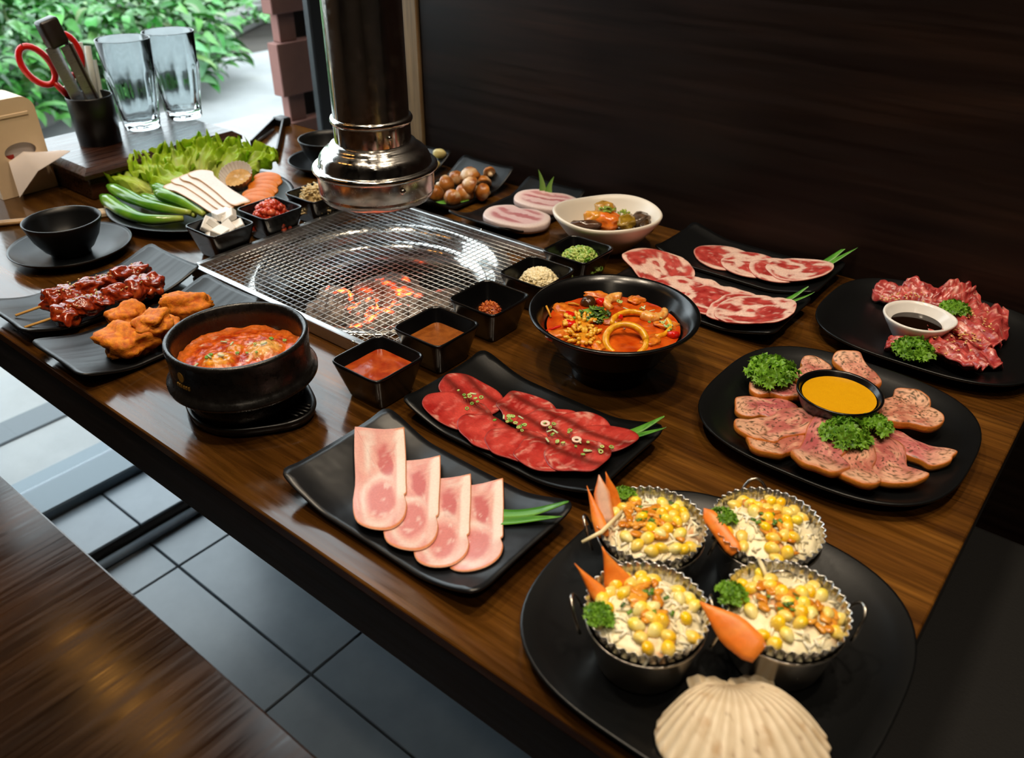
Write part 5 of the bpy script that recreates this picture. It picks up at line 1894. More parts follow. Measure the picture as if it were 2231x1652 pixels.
def beef_strip(px, py, L, w, rz, seed, label, lift=0.0, amp=0.006, piled=True):
    """a folded, crumpled sheet of raw beef"""
    x, y = P(px, py, 0.018)
    nx_, ny_ = 30, 12
    v, f, c = [], [], []
    cs, sn = math.cos(rz), math.sin(rz)
    for side in (0, 1):
        for j in range(ny_ + 1):
            for i in range(nx_ + 1):
                u, q = -1 + 2*i/nx_, -1 + 2*j/ny_
                ed = 1 + 0.16*N(u*3 + seed, q*3 + 5.0)
                lx = u*L*(1 + 0.10*N(q*2.4 + seed, 7.7))
                ly = q*w*ed*math.sqrt(max(0.05, 1 - 0.55*abs(u)**3))
                z = amp*(0.9 + math.sin(q*7.5 + 2.5*N(u*1.8, seed) + seed))*0.8 + amp*0.8*N(u*4 + seed, q*4, seed) + 0.004*(1 - u*u)*(1 - q*q)
                z = max(0.0, z) + (0.0030 if side == 0 else 0.0)
                gx, gy = lx*cs - ly*sn, lx*sn + ly*cs
                v.append((gx, gy, Z_RAW(x + gx, y + gy) + lift + z))
                n1 = FB(u*2.2 + seed, q*5 + seed, seed)
                n2 = FB(u*8 + seed, q*14, seed)
                k = mixc(S(140, 34, 36), S(206, 88, 82), 0.5 + n1*2.0)
                k = mixc(k, S(224, 162, 146), sst(0.08, 0.28, n2 + 0.3*n1)*0.75)
                c.append(k)
    n0 = (nx_ + 1)*(ny_ + 1)
    for sd in (0, 1):
        for j in range(ny_):
            for i in range(nx_):
                a = sd*n0 + j*(nx_ + 1) + i
                qd = (a, a + 1, a + nx_ + 2, a + nx_ + 1)
                f.append(qd if sd == 0 else qd[::-1])
    edge = [i for i in range(nx_)] + [j*(nx_ + 1) + nx_ for j in range(ny_)] + [ny_*(nx_ + 1) + i for i in range(nx_, 0, -1)] + [j*(nx_ + 1) for j in range(ny_, 0, -1)]
    for i in range(len(edge)):
        a, b = edge[i], edge[(i + 1) % len(edge)]
        f.append((a, a + n0, b + n0, b))
    o_ = build('raw_beef_strip', (v, f), M_RAWB, None, c, True, (x, y, 0))
    tag(o_, label, 'beef', 'marinated raw beef strips')


strips = [(1958, 645, 0.030, 0.020, 0.4, 'crumpled raw beef strip behind the soy bowl on the left'), (2010, 648, 0.030, 0.018, 0.1, 'raw beef strip directly behind the soy bowl'), (2070, 655, 0.026, 0.016, 1.2, 'small raw beef strip behind the upper parsley'),
          (2110, 672, 0.032, 0.020, -0.5, 'sesame covered raw beef strip at the upper right'), (2150, 706, 0.040, 0.024, -1.0, 'raw beef strip folded at the far right'), (2105, 725, 0.040, 0.022, -0.2, 'raw beef strip right of the soy bowl'),
          (2120, 752, 0.044, 0.022, -0.5, 'long raw beef strip in the middle of the heap'), (2060, 755, 0.040, 0.022, -0.45, 'raw beef strip at the front next to the parsley'), (2075, 782, 0.036, 0.018, -0.2, 'raw beef strip at the front edge of the heap'), (1985, 755, 0.026, 0.018, 0.6, 'raw beef strip under the front parsley')]
for i, (px, py, L, w, rz, lb) in enumerate(strips):
    beef_strip(px, py, L, w, rz - 0.35, i*5.7 + 1, lb, 0.0012 + 0.0035*(i % 3))
m = MB()
rr = random.Random(77)
sx0, sy0 = P(2080, 730, 0.03)
for (px, py, n) in ((2065, 745, 34), (2100, 720, 34), (2140, 700, 26), (2085, 765, 24), (2110, 680, 22), (1950, 648, 22), (1990, 640, 12), (2035, 760, 18), (2130, 740, 24)):
    ax, ay = P(px, py, 0.026)
    for i in range(n):
        x, y = ax + rr.gauss(0, 0.010), ay + rr.gauss(0, 0.008)
        m.add(_ICO[1], xf((x - sx0, y - sy0, Z_RAW(x, y) + 0.0165 + rr.uniform(-0.002, 0.004)), rr.random()*3, 0, rr.uniform(-.4, .4), (0.0018, 0.0012, 0.0008)), mixc(S(214, 160, 84), S(240, 206, 140), rr.random()))
o = m.build('sesame_seeds', attr_mat('sesame_seed', 0.5, 0, 0, 300, 0, 0.05), None, True, (sx0, sy0, 0))
tag(o, 'pale sesame seeds sprinkled over the raw beef strips', 'sesame', None, 'stuff')
parsley(1990, 762, TZ + 0.012, 0.024, 6, 'bushy parsley sprig at the front left of the raw beef', 0.012, 32)
parsley(2080, 672, TZ + 0.020, 0.020, 7, 'parsley sprig at the back of the soy sauce bowl', 0.012, 26)

# ------------------------------------------------------------------ corn cheese in steel cups
M_CORN = attr_mat('corn_kernel', 0.2, 0.15, 0.05, 300, 0.2, 0.05)
M_CHEESE = attr_mat('melted_cheese', 0.38, 0.15, 0.2, 260, 0, 0.06)
M_CARROT = attr_mat('carrot_flesh', 0.4, 0.1, 0.2, 160, 0, 0.08)
CUPZ = TZ + 0.0072
FOILR = 0.0425


def kernel_mesh():
    v, f = _ICO[2]
    out = []
    for (x, y, z) in v:
        k = 1.0 - 0.35*sst(0.0, 1.0, -x)
        out.append((x*0.0066, y*0.0053*k, z*0.0044*k))
    return out, f


def kernel_col(c0, c1):
    return [mixc(c0, c1, sst(-0.6, 0.8, x)) for (x, y, z) in _ICO[2][0]]


KERN = []
for c0, c1 in ((S(244, 214, 110), S(250, 206, 20)), (S(246, 220, 120), S(246, 192, 10)), (S(248, 234, 160), S(250, 220, 60))):
    me_o = build('corn_kernel', kernel_mesh(), M_CORN, None, kernel_col(c0, c1))
    KERN.append(me_o.data)
    bpy.data.objects.remove(me_o)


def cup(cx, cy, seed, label, flabel, hang, clock):
    t = thing('steel_cup', label, 'cup', (cx, cy, CUPZ), 0, 'small steel cups with wire handles')
    build('bowl', lathe([(0.0, 0.003), (0.028, 0.003), (0.032, 0.006), (0.0395, 0.040), (0.0415, 0.0435), (0.0425, 0.0438), (0.0425, 0.0425), (0.0405, 0.039), (0.033, 0.004), (0.030, 0.0), (0.0, 0.0003)], 64), M_CUPSTEEL, t)
    for s in (0, PI):
        a = hang + s
        pts = []
        for q in range(13):
            b = -1.25 + 2.5*q/12
            rad = 0.0425 + 0.010*math.cos(b)**0.8 if abs(b) < 1.57 else 0.0425
            pts.append((rad*math.cos(a + 0.26*math.sin(b)/math.sin(1.25)), rad*math.sin(a + 0.26*math.sin(b)/math.sin(1.25)), 0.034 + 0.022*max(0.0, math.cos(b) - math.cos(1.25))/(1 - math.cos(1.25))))
        build('handle', sweep(pts, 0.0013, 8), M_CUPSTEEL, t)
    # fluted foil case
    def fl(a, i):
        return 1.0 + 0.030*math.cos(a*38)*(0.0 if i in (0, 1) else 1.0)
    fo = build('foil_case', lathe([(0.0, 0.008), (0.026, 0.0085), (0.0300, 0.013), (0.0355, 0.036), (0.0418, 0.0545), (0.0425, 0.0550), (0.0420, 0.0540), (0.0362, 0.036)], 228, fl), M_FOIL, None, None, True, (cx, cy, CUPZ))
    tag(fo, flabel, 'foil case', 'fluted foil cases')
    return t


def corn_cheese(cx, cy, seed, label, mix):
    r = random.Random(seed)
    t = thing('corn_cheese', label, 'corn cheese', (cx, cy, CUPZ + 0.0455), 0, 'corn cheese portions')

    def zc(x, y, tt):
        return 0.0105*(1 - tt**2.2) + 0.0022*FB(x*110 + seed, y*110, 2.0) - 0.003*sst(0.9, 1.0, tt)

    def cc(x, y, tt):
        n = FB(x*60 + seed, y*60, 5.0)
        k = mixc(S(242, 226, 176), S(252, 242, 208), 0.5 + n)
        return mixc(k, S(204, 120, 36), mix(x, y)*sst(-0.2, 0.25, FB(x*90 + seed, y*90, 8.0))*0.9)
    vf_, c_ = disc_surface(0.0388, 26, 72, zc, cc)
    build('cheese', vf_, M_CHEESE, t, c_)
    # separate kernels, then strands of cheese and smears of sauce
    placed = []
    for q in range(400):
        if len(placed) >= 27:
            break
        a = r.random()*TAU
        d = 0.035*math.sqrt(r.random())
        x, y = d*math.cos(a), d*math.sin(a)
        if any((x - p[0])**2 + (y - p[1])**2 < 0.0070**2 for p in placed):
            continue
        if FB(x*38 + seed, y*38, 12.0) < -0.01:
            continue
        placed.append((x, y))
        o_ = bpy.data.objects.new('corn_kernel', KERN[r.randrange(3)])
        C.objects.link(o_)
        o_.parent = t
        o_.location = (x, y, zc(x, y, d/0.0372) + 0.0022)
        o_.rotation_euler = (r.uniform(-1, 1), r.uniform(-1.2, 0.6), r.random()*TAU)
    sh = MB()
    for q in range(150):
        a = r.random()*TAU
        d = 0.0375*math.sqrt(r.random())
        x, y = d*math.cos(a), d*math.sin(a)
        if FB(x*38 + seed, y*38, 12.0) > 0.08:
            continue
        L = r.uniform(0.006, 0.013)
        b = r.random()*TAU
        z = zc(x, y, d/0.0372) + 0.0006
        sh.add(sweep([(x - L*math.cos(b)*.5, y - L*math.sin(b)*.5, z - 0.0008), (x, y, z + 0.0012), (x + L*math.cos(b + .4)*.5, y + L*math.sin(b + .4)*.5, z - 0.0004)], 0.0011, 5), None, mixc(S(246, 234, 194), S(253, 246, 222), r.random()))
    o_ = sh.build('shredded_cheese', M_CHEESE, t)
    o_['kind'] = 'stuff'
    sm = MB()
    for q in range(70):
        x, y = r.gauss(0, 0.013), r.gauss(0, 0.013)
        if mix(x, y) < 0.35 or math.hypot(x, y) > 0.034:
            continue
        z = zc(x, y, math.hypot(x, y)/0.0372) + 0.0035
        sm.add(blob((r.uniform(0.003, 0.0062), r.uniform(0.002, 0.004), 0.0014), 0.4, 1.7, q*1.7, 2), xf((x, y, z), r.random()*3), mixc(S(206, 122, 24), S(232, 164, 60), r.random()))
    if sm.v:
        sm.build('sauce_smear', M_SAUCE, t)['kind'] = 'stuff'
    hb = MB()
    for q in range(12):
        x, y = r.gauss(0, 0.009), r.gauss(0, 0.009)
        z = zc(x, y, math.hypot(x, y)/0.0372) + 0.0048
        hb.add(box(-0.0022, 0.0022, -0.0013, 0.0013, -0.0002, 0.0004), xf((x, y, z), r.random()*3, r.uniform(-.5, .5), r.uniform(-.5, .5)), mixc(S(44, 84, 16), S(110, 150, 44), r.random()))
    hb.build('herb_flakes', attr_mat('herb_leaf', 0.35, 0, 0, 200, 0, 0.05), t)['kind'] = 'stuff'


def band(ax, ay, w):
    L_ = math.hypot(ax, ay)
    return lambda x, y: math.exp(-((x*ay - y*ax)/L_/w)**2)


cups = [(-0.2170, 0.4440, 'steel cup of corn cheese at the back left of the plate', 'fluted foil case in the back left cup', 'corn cheese portion in the back left cup, next to a split carrot', 0.62, (1, 0.3), 0.02),
        (-0.1460, 0.5000, 'steel cup of corn cheese at the back right of the plate', 'fluted foil case in the back right cup', 'corn cheese portion in the back right cup with an amber stripe', -0.95, (0.78, -0.62), 0.009),
        (-0.1750, 0.3680, 'steel cup of corn cheese at the front left of the plate', 'fluted foil case in the front left cup', 'corn cheese portion in the front left cup', 0.55, (0.7, -0.7), 0.010),
        (-0.1010, 0.4310, 'steel cup of corn cheese at the front right of the plate', 'fluted foil case in the front right cup', 'corn cheese portion in the front right cup beside a broad carrot slice', 0.62, (0.9, 0.2), 0.012)]
for i, (x, y, l1, l2, l3, hg, bd, bw) in enumerate(cups):
    cup(x, y, i, l1, l2, hg, 0)
    corn_cheese(x, y, 3.3*i + 1.1, l3, band(bd[0], bd[1], bw))


def carrot(p0, p1, w0, w1, label, z0, z1, th=0.0030, tip=0.25, pale=0.0):
    """flat carrot stick standing at a slant between two points"""
    A = Vector(P(p0[0], p0[1], z0) + (TZ + z0,))
    B = Vector(P(p1[0], p1[1], z1) + (TZ + z1,))
    d = (B - A)
    L = d.length
    d.normalize()
    view = Vector((0, 0, CAM_H)) - (A + B)/2
    nrm = (view - d*view.dot(d)).normalized()
    sd = d.cross(nrm)
    n = 8
    v, f, c = [], [], []
    for i in range(n + 1):
        t = i/n
        w = w0 + (w1 - w0)*t
        if t > 1 - tip:
            w *= max(0.06, (1 - t)/tip)
        if t < 0.12:
            w *= 0.75 + 2.0*t
        for (a, b) in ((-1, -0.5), (-0.5, -0.9), (0.5, -0.9), (1, -0.5), (1, 0.5), (0.5, 0.9), (-0.5, 0.9), (-1, 0.5)):
            p = d*(L*t) + sd*(w*a) + nrm*(th*b)
            v.append(tuple(p))
            c.append(mixc(mixc(S(238, 116, 24), S(248, 150, 60), 0.5 + FB(p.x*200, p.y*200, p.z*60)*1.4), S(236, 206, 190), pale*(abs(a) < 0.9)))
    for i in range(n):
        for k in range(8):
            k2 = (k + 1) % 8
            f.append((i*8 + k, i*8 + k2, (i + 1)*8 + k2, (i + 1)*8 + k))
    f.append(tuple(range(7, -1, -1)))
    f.append(tuple(n*8 + k for k in range(8)))
    o_ = build('carrot_stick', (v, f), M_CARROT, None, c, True, tuple(A))
    tag(o_, label, 'carrot', 'carrot sticks stuck in the corn cheese')


carrot((1316, 1170), (1279, 1060), 0.0055, 0.0035, 'thin pointed carrot stick at the far left of the back left cup', 0.056, 0.078, tip=0.6)
carrot((1322, 1140), (1305, 1035), 0.0070, 0.0060, 'pale split carrot stick standing up in the back left cup', 0.056, 0.086, tip=0.35, pale=0.8)
carrot((1345, 1115), (1320, 1030), 0.0050, 0.0045, 'orange carrot half standing beside the pale split one', 0.056, 0.086, tip=0.5)
carrot((1605, 1205), (1535, 1110), 0.0062, 0.0060, 'carrot stick at the left of the back right cup', 0.056, 0.066, tip=0.15)
carrot((1352, 1285), (1312, 1192), 0.0110, 0.0070, 'wide pointed carrot slice at the back of the front left cup', 0.056, 0.082, tip=0.8)
carrot((1318, 1310), (1252, 1228), 0.0062, 0.0040, 'narrow pointed carrot stick at the left of the front left cup', 0.056, 0.076, tip=0.7)
carrot((1655, 1425), (1525, 1312), 0.0100, 0.0130, 'broad leaf shaped carrot slice on the front right cup', 0.056, 0.070, tip=0.55)
parsley(1362, 1070, CUPZ + 0.050, 0.0095, 31, 'tiny parsley sprig in the back left cup', 0.008, 16)
parsley(1578, 1120, CUPZ + 0.052, 0.0110, 32, 'tiny parsley sprig in the back right cup', 0.008, 18)
parsley(1308, 1335, CUPZ + 0.050, 0.0115, 33, 'tiny parsley sprig in the front left cup', 0.008, 18)
parsley(1592, 1290, CUPZ + 0.050, 0.0125, 34, 'tiny parsley sprig in the front right cup', 0.008, 20)
for (a, b, c_, lb) in (((1355, 1115), (1310, 1160), (1268, 1182), 'loose cheese strand hanging over the back left cup'), ((1672, 1262), (1660, 1232), (1652, 1218), 'loose cheese strand at the back of the front right cup')):
    pts = [Vector(P(q[0], q[1], zz) + (TZ + zz,)) for q, zz in ((a, 0.062), (b, 0.066), (c_, 0.060))]
    o = build('cheese_strand', sweep([tuple(p - pts[0]) for p in pts], [0.0016, 0.0018, 0.0014], 6), M_CHEESE, None, [S(240, 224, 176)]*18, True, tuple(pts[0]))
    tag(o, lb, 'cheese')

# ------------------------------------------------------------------ scallop shell
k_ = Nodes('scallop_shell')
a_ = k_.n('ShaderNodeAttribute', attribute_name='Col')
k_.l(a_.outputs['Color'], k_.b.inputs['Base Color'])
k_.set(Roughness=0.55)
v_ = k_.coords()
k_.bump(k_.noise(v_, 300.0, 4.0), 0.15, 0.001)
sxp, syp = P(1606, 1580, 0.024)
ang = math.atan2(-0.63, 0.78)          # hinge points away from the lens


def shell_part():
    NR, NA = 34, 121
    v, f, c = [], [], []
    Ls, spread = 0.079, math.radians(86)
    for side in (0, 1):
        for i in range(NR + 1):
            t = i/NR
            for j in range(NA):
                q = -1 + 2*j/(NA - 1)
                a = q*spread*(1 - 0.10*(1 - t))
                # fan from the hinge, edge nearly a circle
                R = Ls*t*(0.24 + 0.76*math.cos(a))
                rib = math.cos(q*23*PI/1.0)
                x = R*math.sin(a)*1.26
                y = -R*math.cos(a)
                dome = 0.024*math.sin(PI*min(1.0, 0.10 + 0.90*t))*(1 - 0.45*q*q) + 0.004*(1 - t)
                z = dome + 0.0011*rib*t + (0.0014*math.cos(q*23*PI))*sst(0.93, 1, t)*0.0
                if side:
                    z -= 0.0028
                y2 = y - 0.0016*rib*sst(0.9, 1.0, t)
                v.append((x, y2, z))
                n = FB(x*120, y*120, 4)
                k = mixc(S(196, 176, 146), S(228, 212, 186), 0.55 + 0.45*rib + n*0.6)
                k = mixc(k, S(160, 122, 70), (1 - sst(0.05, 0.3, t))*0.45)
                k = mixc(k, S(166, 124, 70), sst(0.16, 0.34, FB(x*60 + 3, y*60, 9))*0.55)
                k = mixc(k, S(120, 82, 46), sst(0.27, 0.33, FB(x*140, y*140, 2))*0.6)
                k = mixc(k, S(206, 190, 160), 0.35*(0.5 + 0.5*math.sin(t*38 + n*3)))
                c.append(k)
    n0 = (NR + 1)*NA
    for sd in (0, 1):
        for i in range(NR):
            for j in range(NA - 1):
                a = sd*n0 + i*NA + j
                qd = (a, a + NA, a + NA + 1, a + 1)
                f.append(qd if sd == 0 else qd[::-1])
    for i in range(NR):
        for j in (0, NA - 1):
            a = i*NA + j
            f.append((a, a + n0, a + n0 + NA, a + NA))
    for j in range(NA - 1):
        a = NR*NA + j
        f.append((a, a + n0, a + n0 + 1, a + 1))
    return (v, f), c


shell = thing('scallop_shell', 'ribbed cream scallop shell at the front of the corn cheese plate', 'shell', (0, 0, 0))
vf, c = shell_part()
hx_, hy_ = P(1590, 1492, 0.026)
shell.location = (hx_, hy_, Z_SCAL(sxp, syp) + 0.006)
shell.rotation_euler = (math.radians(-9), 0, math.atan2(0.63, 0.78) + 0.02)
build('fan', vf, k_.m, shell, c)
for sgn, s in ((-1, 1.0), (1, 1.15)):
    pts = [(0.0, 0.003), (sgn*0.010*s, 0.0085), (sgn*0.024*s, 0.0095), (sgn*0.0275*s, 0.002), (sgn*0.0225*s, -0.012), (sgn*0.006, -0.012)]
    if sgn < 0:
        pts = pts[::-1]
    vf_, c_, cen = slab(smooth_outline(pts, 30), 0.0028, lambda x, y: 0.008 + 0.001*math.sin(x*600), lambda x, y, t, a: mixc(S(206, 184, 148), S(230, 214, 186), 0.5 + 0.5*math.sin(x*900)), 6)
    build('hinge_ear', vf_, k_.m, shell, c_, True, (cen[0], cen[1], 0))

# ------------------------------------------------------------------ vegetable platter
M_LETT = leaf_mat('lettuce', 0.34, 0.4)
zv = TZ + 0.008


def lettuce(b, tip, zt, w, seed, label, curl=0.5):
    B = Vector(P(b[0], b[1], 0.012) + (zv,))
    T = Vector(P(tip[0], tip[1], zt) + (TZ + zt,))
    d = T - B
    side = Vector((-d.y, d.x, 0)).normalized()
    up = side.cross(d).normalized()
    if up.z < 0:
        up = -up
    nu, nw = 30, 44
    v, f, c = [], [], []
    for lay in (0, 1):
        for i in range(nu + 1):
            u = i/nu
            for j in range(nw + 1):
                q = -1 + 2*j/nw
                ww = w*(0.35 + 0.75*sst(0, 0.7, u))*math.sqrt(max(0.02, 1 - 0.75*max(0, u - 0.6)**2/0.16))
                e = max(abs(q)**2, sst(0.55, 1.0, u))
                ruf = e*(0.011*math.sin(q*17 + seed + u*4) + 0.012*N(u*7 + seed, q*8, seed) + 0.008*math.sin(u*22 + q*9 + seed) + 0.006*N(u*16, q*18 + seed, 2.0))
                uu = u*(1 + 0.06*e*math.sin(q*26 + seed)) - curl*0.05*q*q
                p = d*uu + side*(ww*q*(1 + 0.07*math.sin(u*27 + seed))) + up*(0.020*math.sin(u*PI)*0.6 + ruf - 0.010*q*q*(1 - u))
                if lay:
                    p = p - up*0.0006
                z = max(p.z, 0.0005*lay*-1)
                v.append((p.x, p.y, max(z, 0.0)))
                k = mixc(S(228, 236, 130), S(186, 220, 52), sst(0.1, 0.75, u + 0.2*N(u*5 + seed, q*5)))
                k = mixc(k, S(212, 222, 150), (1 - sst(0.0, 0.12, abs(q)))*(1 - 0.7*u))
                k = mixc(k, S(148, 200, 36), sst(0.1, 0.5, FB(u*7 + seed, q*7, 2))*0.5)
                c.append(k)
    n0 = (nu + 1)*(nw + 1)
    for sd in (0, 1):
        for i in range(nu):
            for j in range(nw):
                a = sd*n0 + i*(nw + 1) + j
                qd = (a, a + nw + 1, a + nw + 2, a + 1)
                f.append(qd if sd == 0 else qd[::-1])
    o_ = build('lettuce_leaf', (v, f), M_LETT, None, c, True, tuple(B))
    tag(o_, label, 'lettuce', 'frilly lettuce leaves')


lettuce((350, 425), (240, 372), 0.030, 0.032, 1.0, 'frilly lettuce leaf at the far left above the green peppers')
lettuce((370, 415), (305, 342), 0.048, 0.034, 2.7, 'frilly lettuce leaf second from the left')
lettuce((395, 405), (375, 318), 0.060, 0.036, 4.1, 'frilly lettuce leaf in the middle left of the platter')
lettuce((430, 400), (455, 302), 0.068, 0.036, 6.2, 'tallest frilly lettuce leaf in the middle of the platter')
lettuce((470, 400), (525, 314), 0.060, 0.036, 8.3, 'frilly lettuce leaf right behind the foil cup')
lettuce((500, 405), (585, 326), 0.050, 0.038, 9.9, 'pale lettuce leaf at the right end of the platter')
lettuce((430, 430), (340, 372), 0.040, 0.036, 12.2, 'lettuce leaf lying in front under the mushroom slices')

M_PEPPER = attr_mat('green_pepper', 0.16, 0.03, 0.05, 120, 0.2, 0.06)


def pepper(pts, r, label, seed, dz=0.012):
    Q = []
    for (px, py, z) in pts:
        Q.append(Vector(P(px, py, z) + (TZ + z,)))
    # resample
    n = 18
    out, rad = [], []
    for i in range(n + 1):
        u = i/n*(len(Q) - 1)
        k = min(int(u), len(Q) - 2)
        t = u - k
        p0, p1, p2, p3 = Q[max(k - 1, 0)], Q[k], Q[k + 1], Q[min(k + 2, len(Q) - 1)]
        p = 0.5*((2*p1) + (p2 - p0)*t + (2*p0 - 5*p1 + 4*p2 - p3)*t*t + (3*p1 - p0 - 3*p2 + p3)*t**3)
        out.append(p - Q[0])
        s = i/n
        rad.append(r*(0.35 + 0.65*sst(0, 0.16, s))*(1 - 0.62*s**1.6)*(1 + 0.05*math.sin(s*17 + seed)))
    vf_ = sweep(out, rad, 12)
    cc = []
    for i, v in enumerate(vf_[0]):
        s = (i//12)/n
        cc.append(mixc(mixc(S(66, 132, 28), S(132, 184, 54), 0.45 + FB(v[0]*40 + seed, v[1]*40, v[2]*40)), S(196, 206, 96), sst(0.72, 1.0, s)*0.75))
    o_ = build('green_pepper', vf_, M_PEPPER, None, cc, True, tuple(Q[0]))
    tag(o_, label, 'pepper', 'long green peppers')


pepper([(222, 428, 0.024), (265, 458, 0.022), (320, 478, 0.020), (400, 476, 0.018)], 0.0125, 'long curved green pepper at the front of the platter', 1.0)
pepper([(236, 406, 0.030), (280, 428, 0.032), (330, 448, 0.032), (416, 464, 0.026)], 0.0115, 'green pepper second from the front with bright highlights', 2.0)
pepper([(305, 428, 0.020), (340, 440, 0.026), (385, 452, 0.026), (425, 470, 0.020)], 0.0100, 'short green pepper between the two front ones', 3.0)
pepper([(338, 418, 0.040), (370, 430, 0.040), (405, 445, 0.034), (445, 468, 0.024)], 0.0105, 'green pepper on top below the mushroom slices', 4.0)
pepper([(330, 405, 0.034), (370, 420, 0.032), (410, 435, 0.026), (452, 462, 0.020)], 0.0090, 'dark green pepper at the back of the pile', 5.0)

M_KING = attr_mat('king_oyster_mushroom', 0.45, 0.1, 0.08, 300, 0, 0.04)


def king_col(x, y, t, a):
    k = mixc(S(230, 218, 210), S(220, 206, 198), 0.5 + FB(x*60, y*60, 2))
    return mixc(k, S(206, 150, 92), sst(0.93, 0.995, t)*0.85)


for i in range(4):
    ox_, oy_ = [(0, 0), (20, -10), (42, -14), (64, -18)][i]
    A_ = Vector(P(372 + ox_*0.9, 402 + oy_*0.9, 0.040))
    B_ = Vector(P(492 + ox_*0.62, 470 + oy_*0.4, 0.022))
    d = B_ - A_
    c = (A_ + B_)/2
    L = d.length/2
    rz = math.atan2(d.y, d.x)
    out = local_outline([(-1.0, 0.3), (-0.95, -0.8), (-0.72, -1.0), (-0.5, -0.72), (0.2, -0.66), (0.95, -0.8), (1.0, 0.0), (0.95, 0.8), (0.2, 0.66), (-0.5, 0.72), (-0.75, 1.05)], c.x, c.y, rz, L, 0.0185)
    zz = lambda a, b, A_=A_, rz=rz, L=L, i=i: TZ + 0.026 + 0.0030*i + 0.014*(1 - sst(0, 2*L, (a - A_.x)*math.cos(rz) + (b - A_.y)*math.sin(rz)))
    lay_slice('mushroom_slice', out, 0.0026, zz, king_col, M_KING, ['lowest white mushroom slice at the left of the fan', 'second white mushroom slice of the fan', 'third white mushroom slice of the fan', 'top white mushroom slice of the fan'][i], 'mushroom', 'fanned white mushroom slices', rings=10, sidecol=S(206, 160, 108))

# small foil cup of paste leaning on the platter
fx, fy = P(522, 390, 0.035)
fc = build('foil_cup', lathe([(0.0, 0.0), (0.017, 0.0005), (0.0205, 0.004), (0.0270, 0.026), (0.0274, 0.0265), (0.0268, 0.0255), (0.0200, 0.006), (0.0, 0.003)], 160, lambda a, i: 1.0 + (0.035*math.cos(a*26) if i > 1 and i < 7 else 0.0)), simple('pale_foil', S(228, 222, 216), 0.32, 0.0), None, None, True, (fx, fy, TZ + 0.026), (0.42, 0.30, 0.0))
tag(fc, 'fluted silver foil cup tilted among the vegetables', 'foil cup')
vf, c = disc_surface(0.0215, 8, 30, lambda x, y, t: 0.002*FB(x*120, y*120, 1), lambda x, y, t: mixc(S(206, 158, 92), S(232, 190, 130), 0.5 + FB(x*120, y*120, 3)*1.5))
o = build('bean_paste', vf, M_SAUCE, None, c, True, (fx + 0.0036, fy - 0.0048, TZ + 0.0375), (0.42, 0.30, 0.0))
tag(o, 'tan bean paste inside the tilted foil cup', 'paste')


def carrot_slice(px, py, z, label, rz, r=0.019):
    x, y = P(px, py, z)
    v, f = lathe([(0.0, 0.0042), (0.92, 0.0042), (1.0, 0.0034), (1.0, 0.0008), (0.95, 0.0), (0.0, 0.0)], 30)
    cols = []
    vv = []
    for (a, b, c_) in v:
        rr_ = math.hypot(a, b)
        vv.append((a*r*1.25, b*r*0.62, c_))
        cols.append(mixc(S(222, 108, 14), S(232, 132, 34), rr_))
    o_ = build('carrot_slice', (vv, f), M_CARROT, None, cols, True, (x, y, TZ + z), (0.62, 0.0, rz))
    tag(o_, label, 'carrot', 'stacked carrot slices')


cl = ['lowest carrot slice at the front of the stack', 'carrot slice second from the front of the stack', 'carrot slice third from the front of the stack', 'carrot slice in the middle of the stack', 'carrot slice third from the back of the stack', 'carrot slice second from the back of the stack', 'topmost carrot slice at the back of the stack']
for i in range(7):
    carrot_slice(554 + 5.0*i + 5*(i % 2), 444 - 9.0*i, 0.016 + 0.0030*i, cl[i], 0.60 + 0.10*(i % 3), 0.0225 - 0.0006*i)

# ------------------------------------------------------------------ left end of the table
# wooden cutlery chest with a bevelled lid
CX0, CX1, CY0, CY1 = -1.622, -1.394, 0.602, 0.895
chest = thing('cutlery_chest', 'long low dark wooden chest under the drinking glasses', 'chest', ((CX0 + CX1)/2, (CY0 + CY1)/2, TZ))
cw, cd = (CX1 - CX0)/2, (CY1 - CY0)/2
build('body', bbox_(-cw, cw, -cd, cd, 0.0006, 0.038, 0.0015, 1), M_CHEST, chest, smooth=False)
vl = [(-cw - .008, -cd - .008, 0.0385), (cw + .008, -cd - .008, 0.0385), (cw + .008, cd + .008, 0.0385), (-cw - .008, cd + .008, 0.0385)]
vl += [(a, b, 0.0455) for a, b, _ in vl] + [(a*0.90, b*0.92, 0.0545) for a, b, _ in vl]
build('lid', (vl, [(3, 2, 1, 0)] + [(i, (i + 1) % 4, 4 + (i + 1) % 4, 4 + i) for i in range(4)] + [(4 + i, 4 + (i + 1) % 4, 8 + (i + 1) % 4, 8 + i) for i in range(4)] + [(8, 9, 10, 11)]), M_CHEST, chest, smooth=False)
LIDZ = TZ + 0.0548

# napkin dispenser
nap = thing('napkin_holder', 'beige napkin dispenser box with an oval opening', 'napkin holder', (-1.530, 0.5520, TZ))
M_NAPBOX = simple('beige_plastic', S(236, 208, 172), 0.5, 0, 0.05, 80.0, 0.02)
# rounded top profile in the Y-Z plane, extruded along X; the oval opening is a real hole in the front board
NH, NW, ND = 0.158, 0.047, 0.052
out = []
for i in range(13):
    a = PI/2*i/12
    out.append((NW - 0.022 + 0.022*math.cos(PI/2 - a + 0) if False else NW - 0.022 + 0.022*math.sin(PI/2 - a), NH - 0.022 + 0.022*math.cos(PI/2 - a)))
prof_r = [(NW, 0.0006)] + [(NW - 0.022 + 0.022*math.cos(a), NH - 0.022 + 0.022*math.sin(a)) for a in [PI/2*i/10 for i in range(11)]]
prof_l = [(-y, z) for y, z in reversed(prof_r)]
outl = prof_r + prof_l
hole = [(0.004 + 0.026*math.cos(TAU*i/40), 0.072 + 0.0145*math.sin(TAU*i/40)) for i in range(40)]


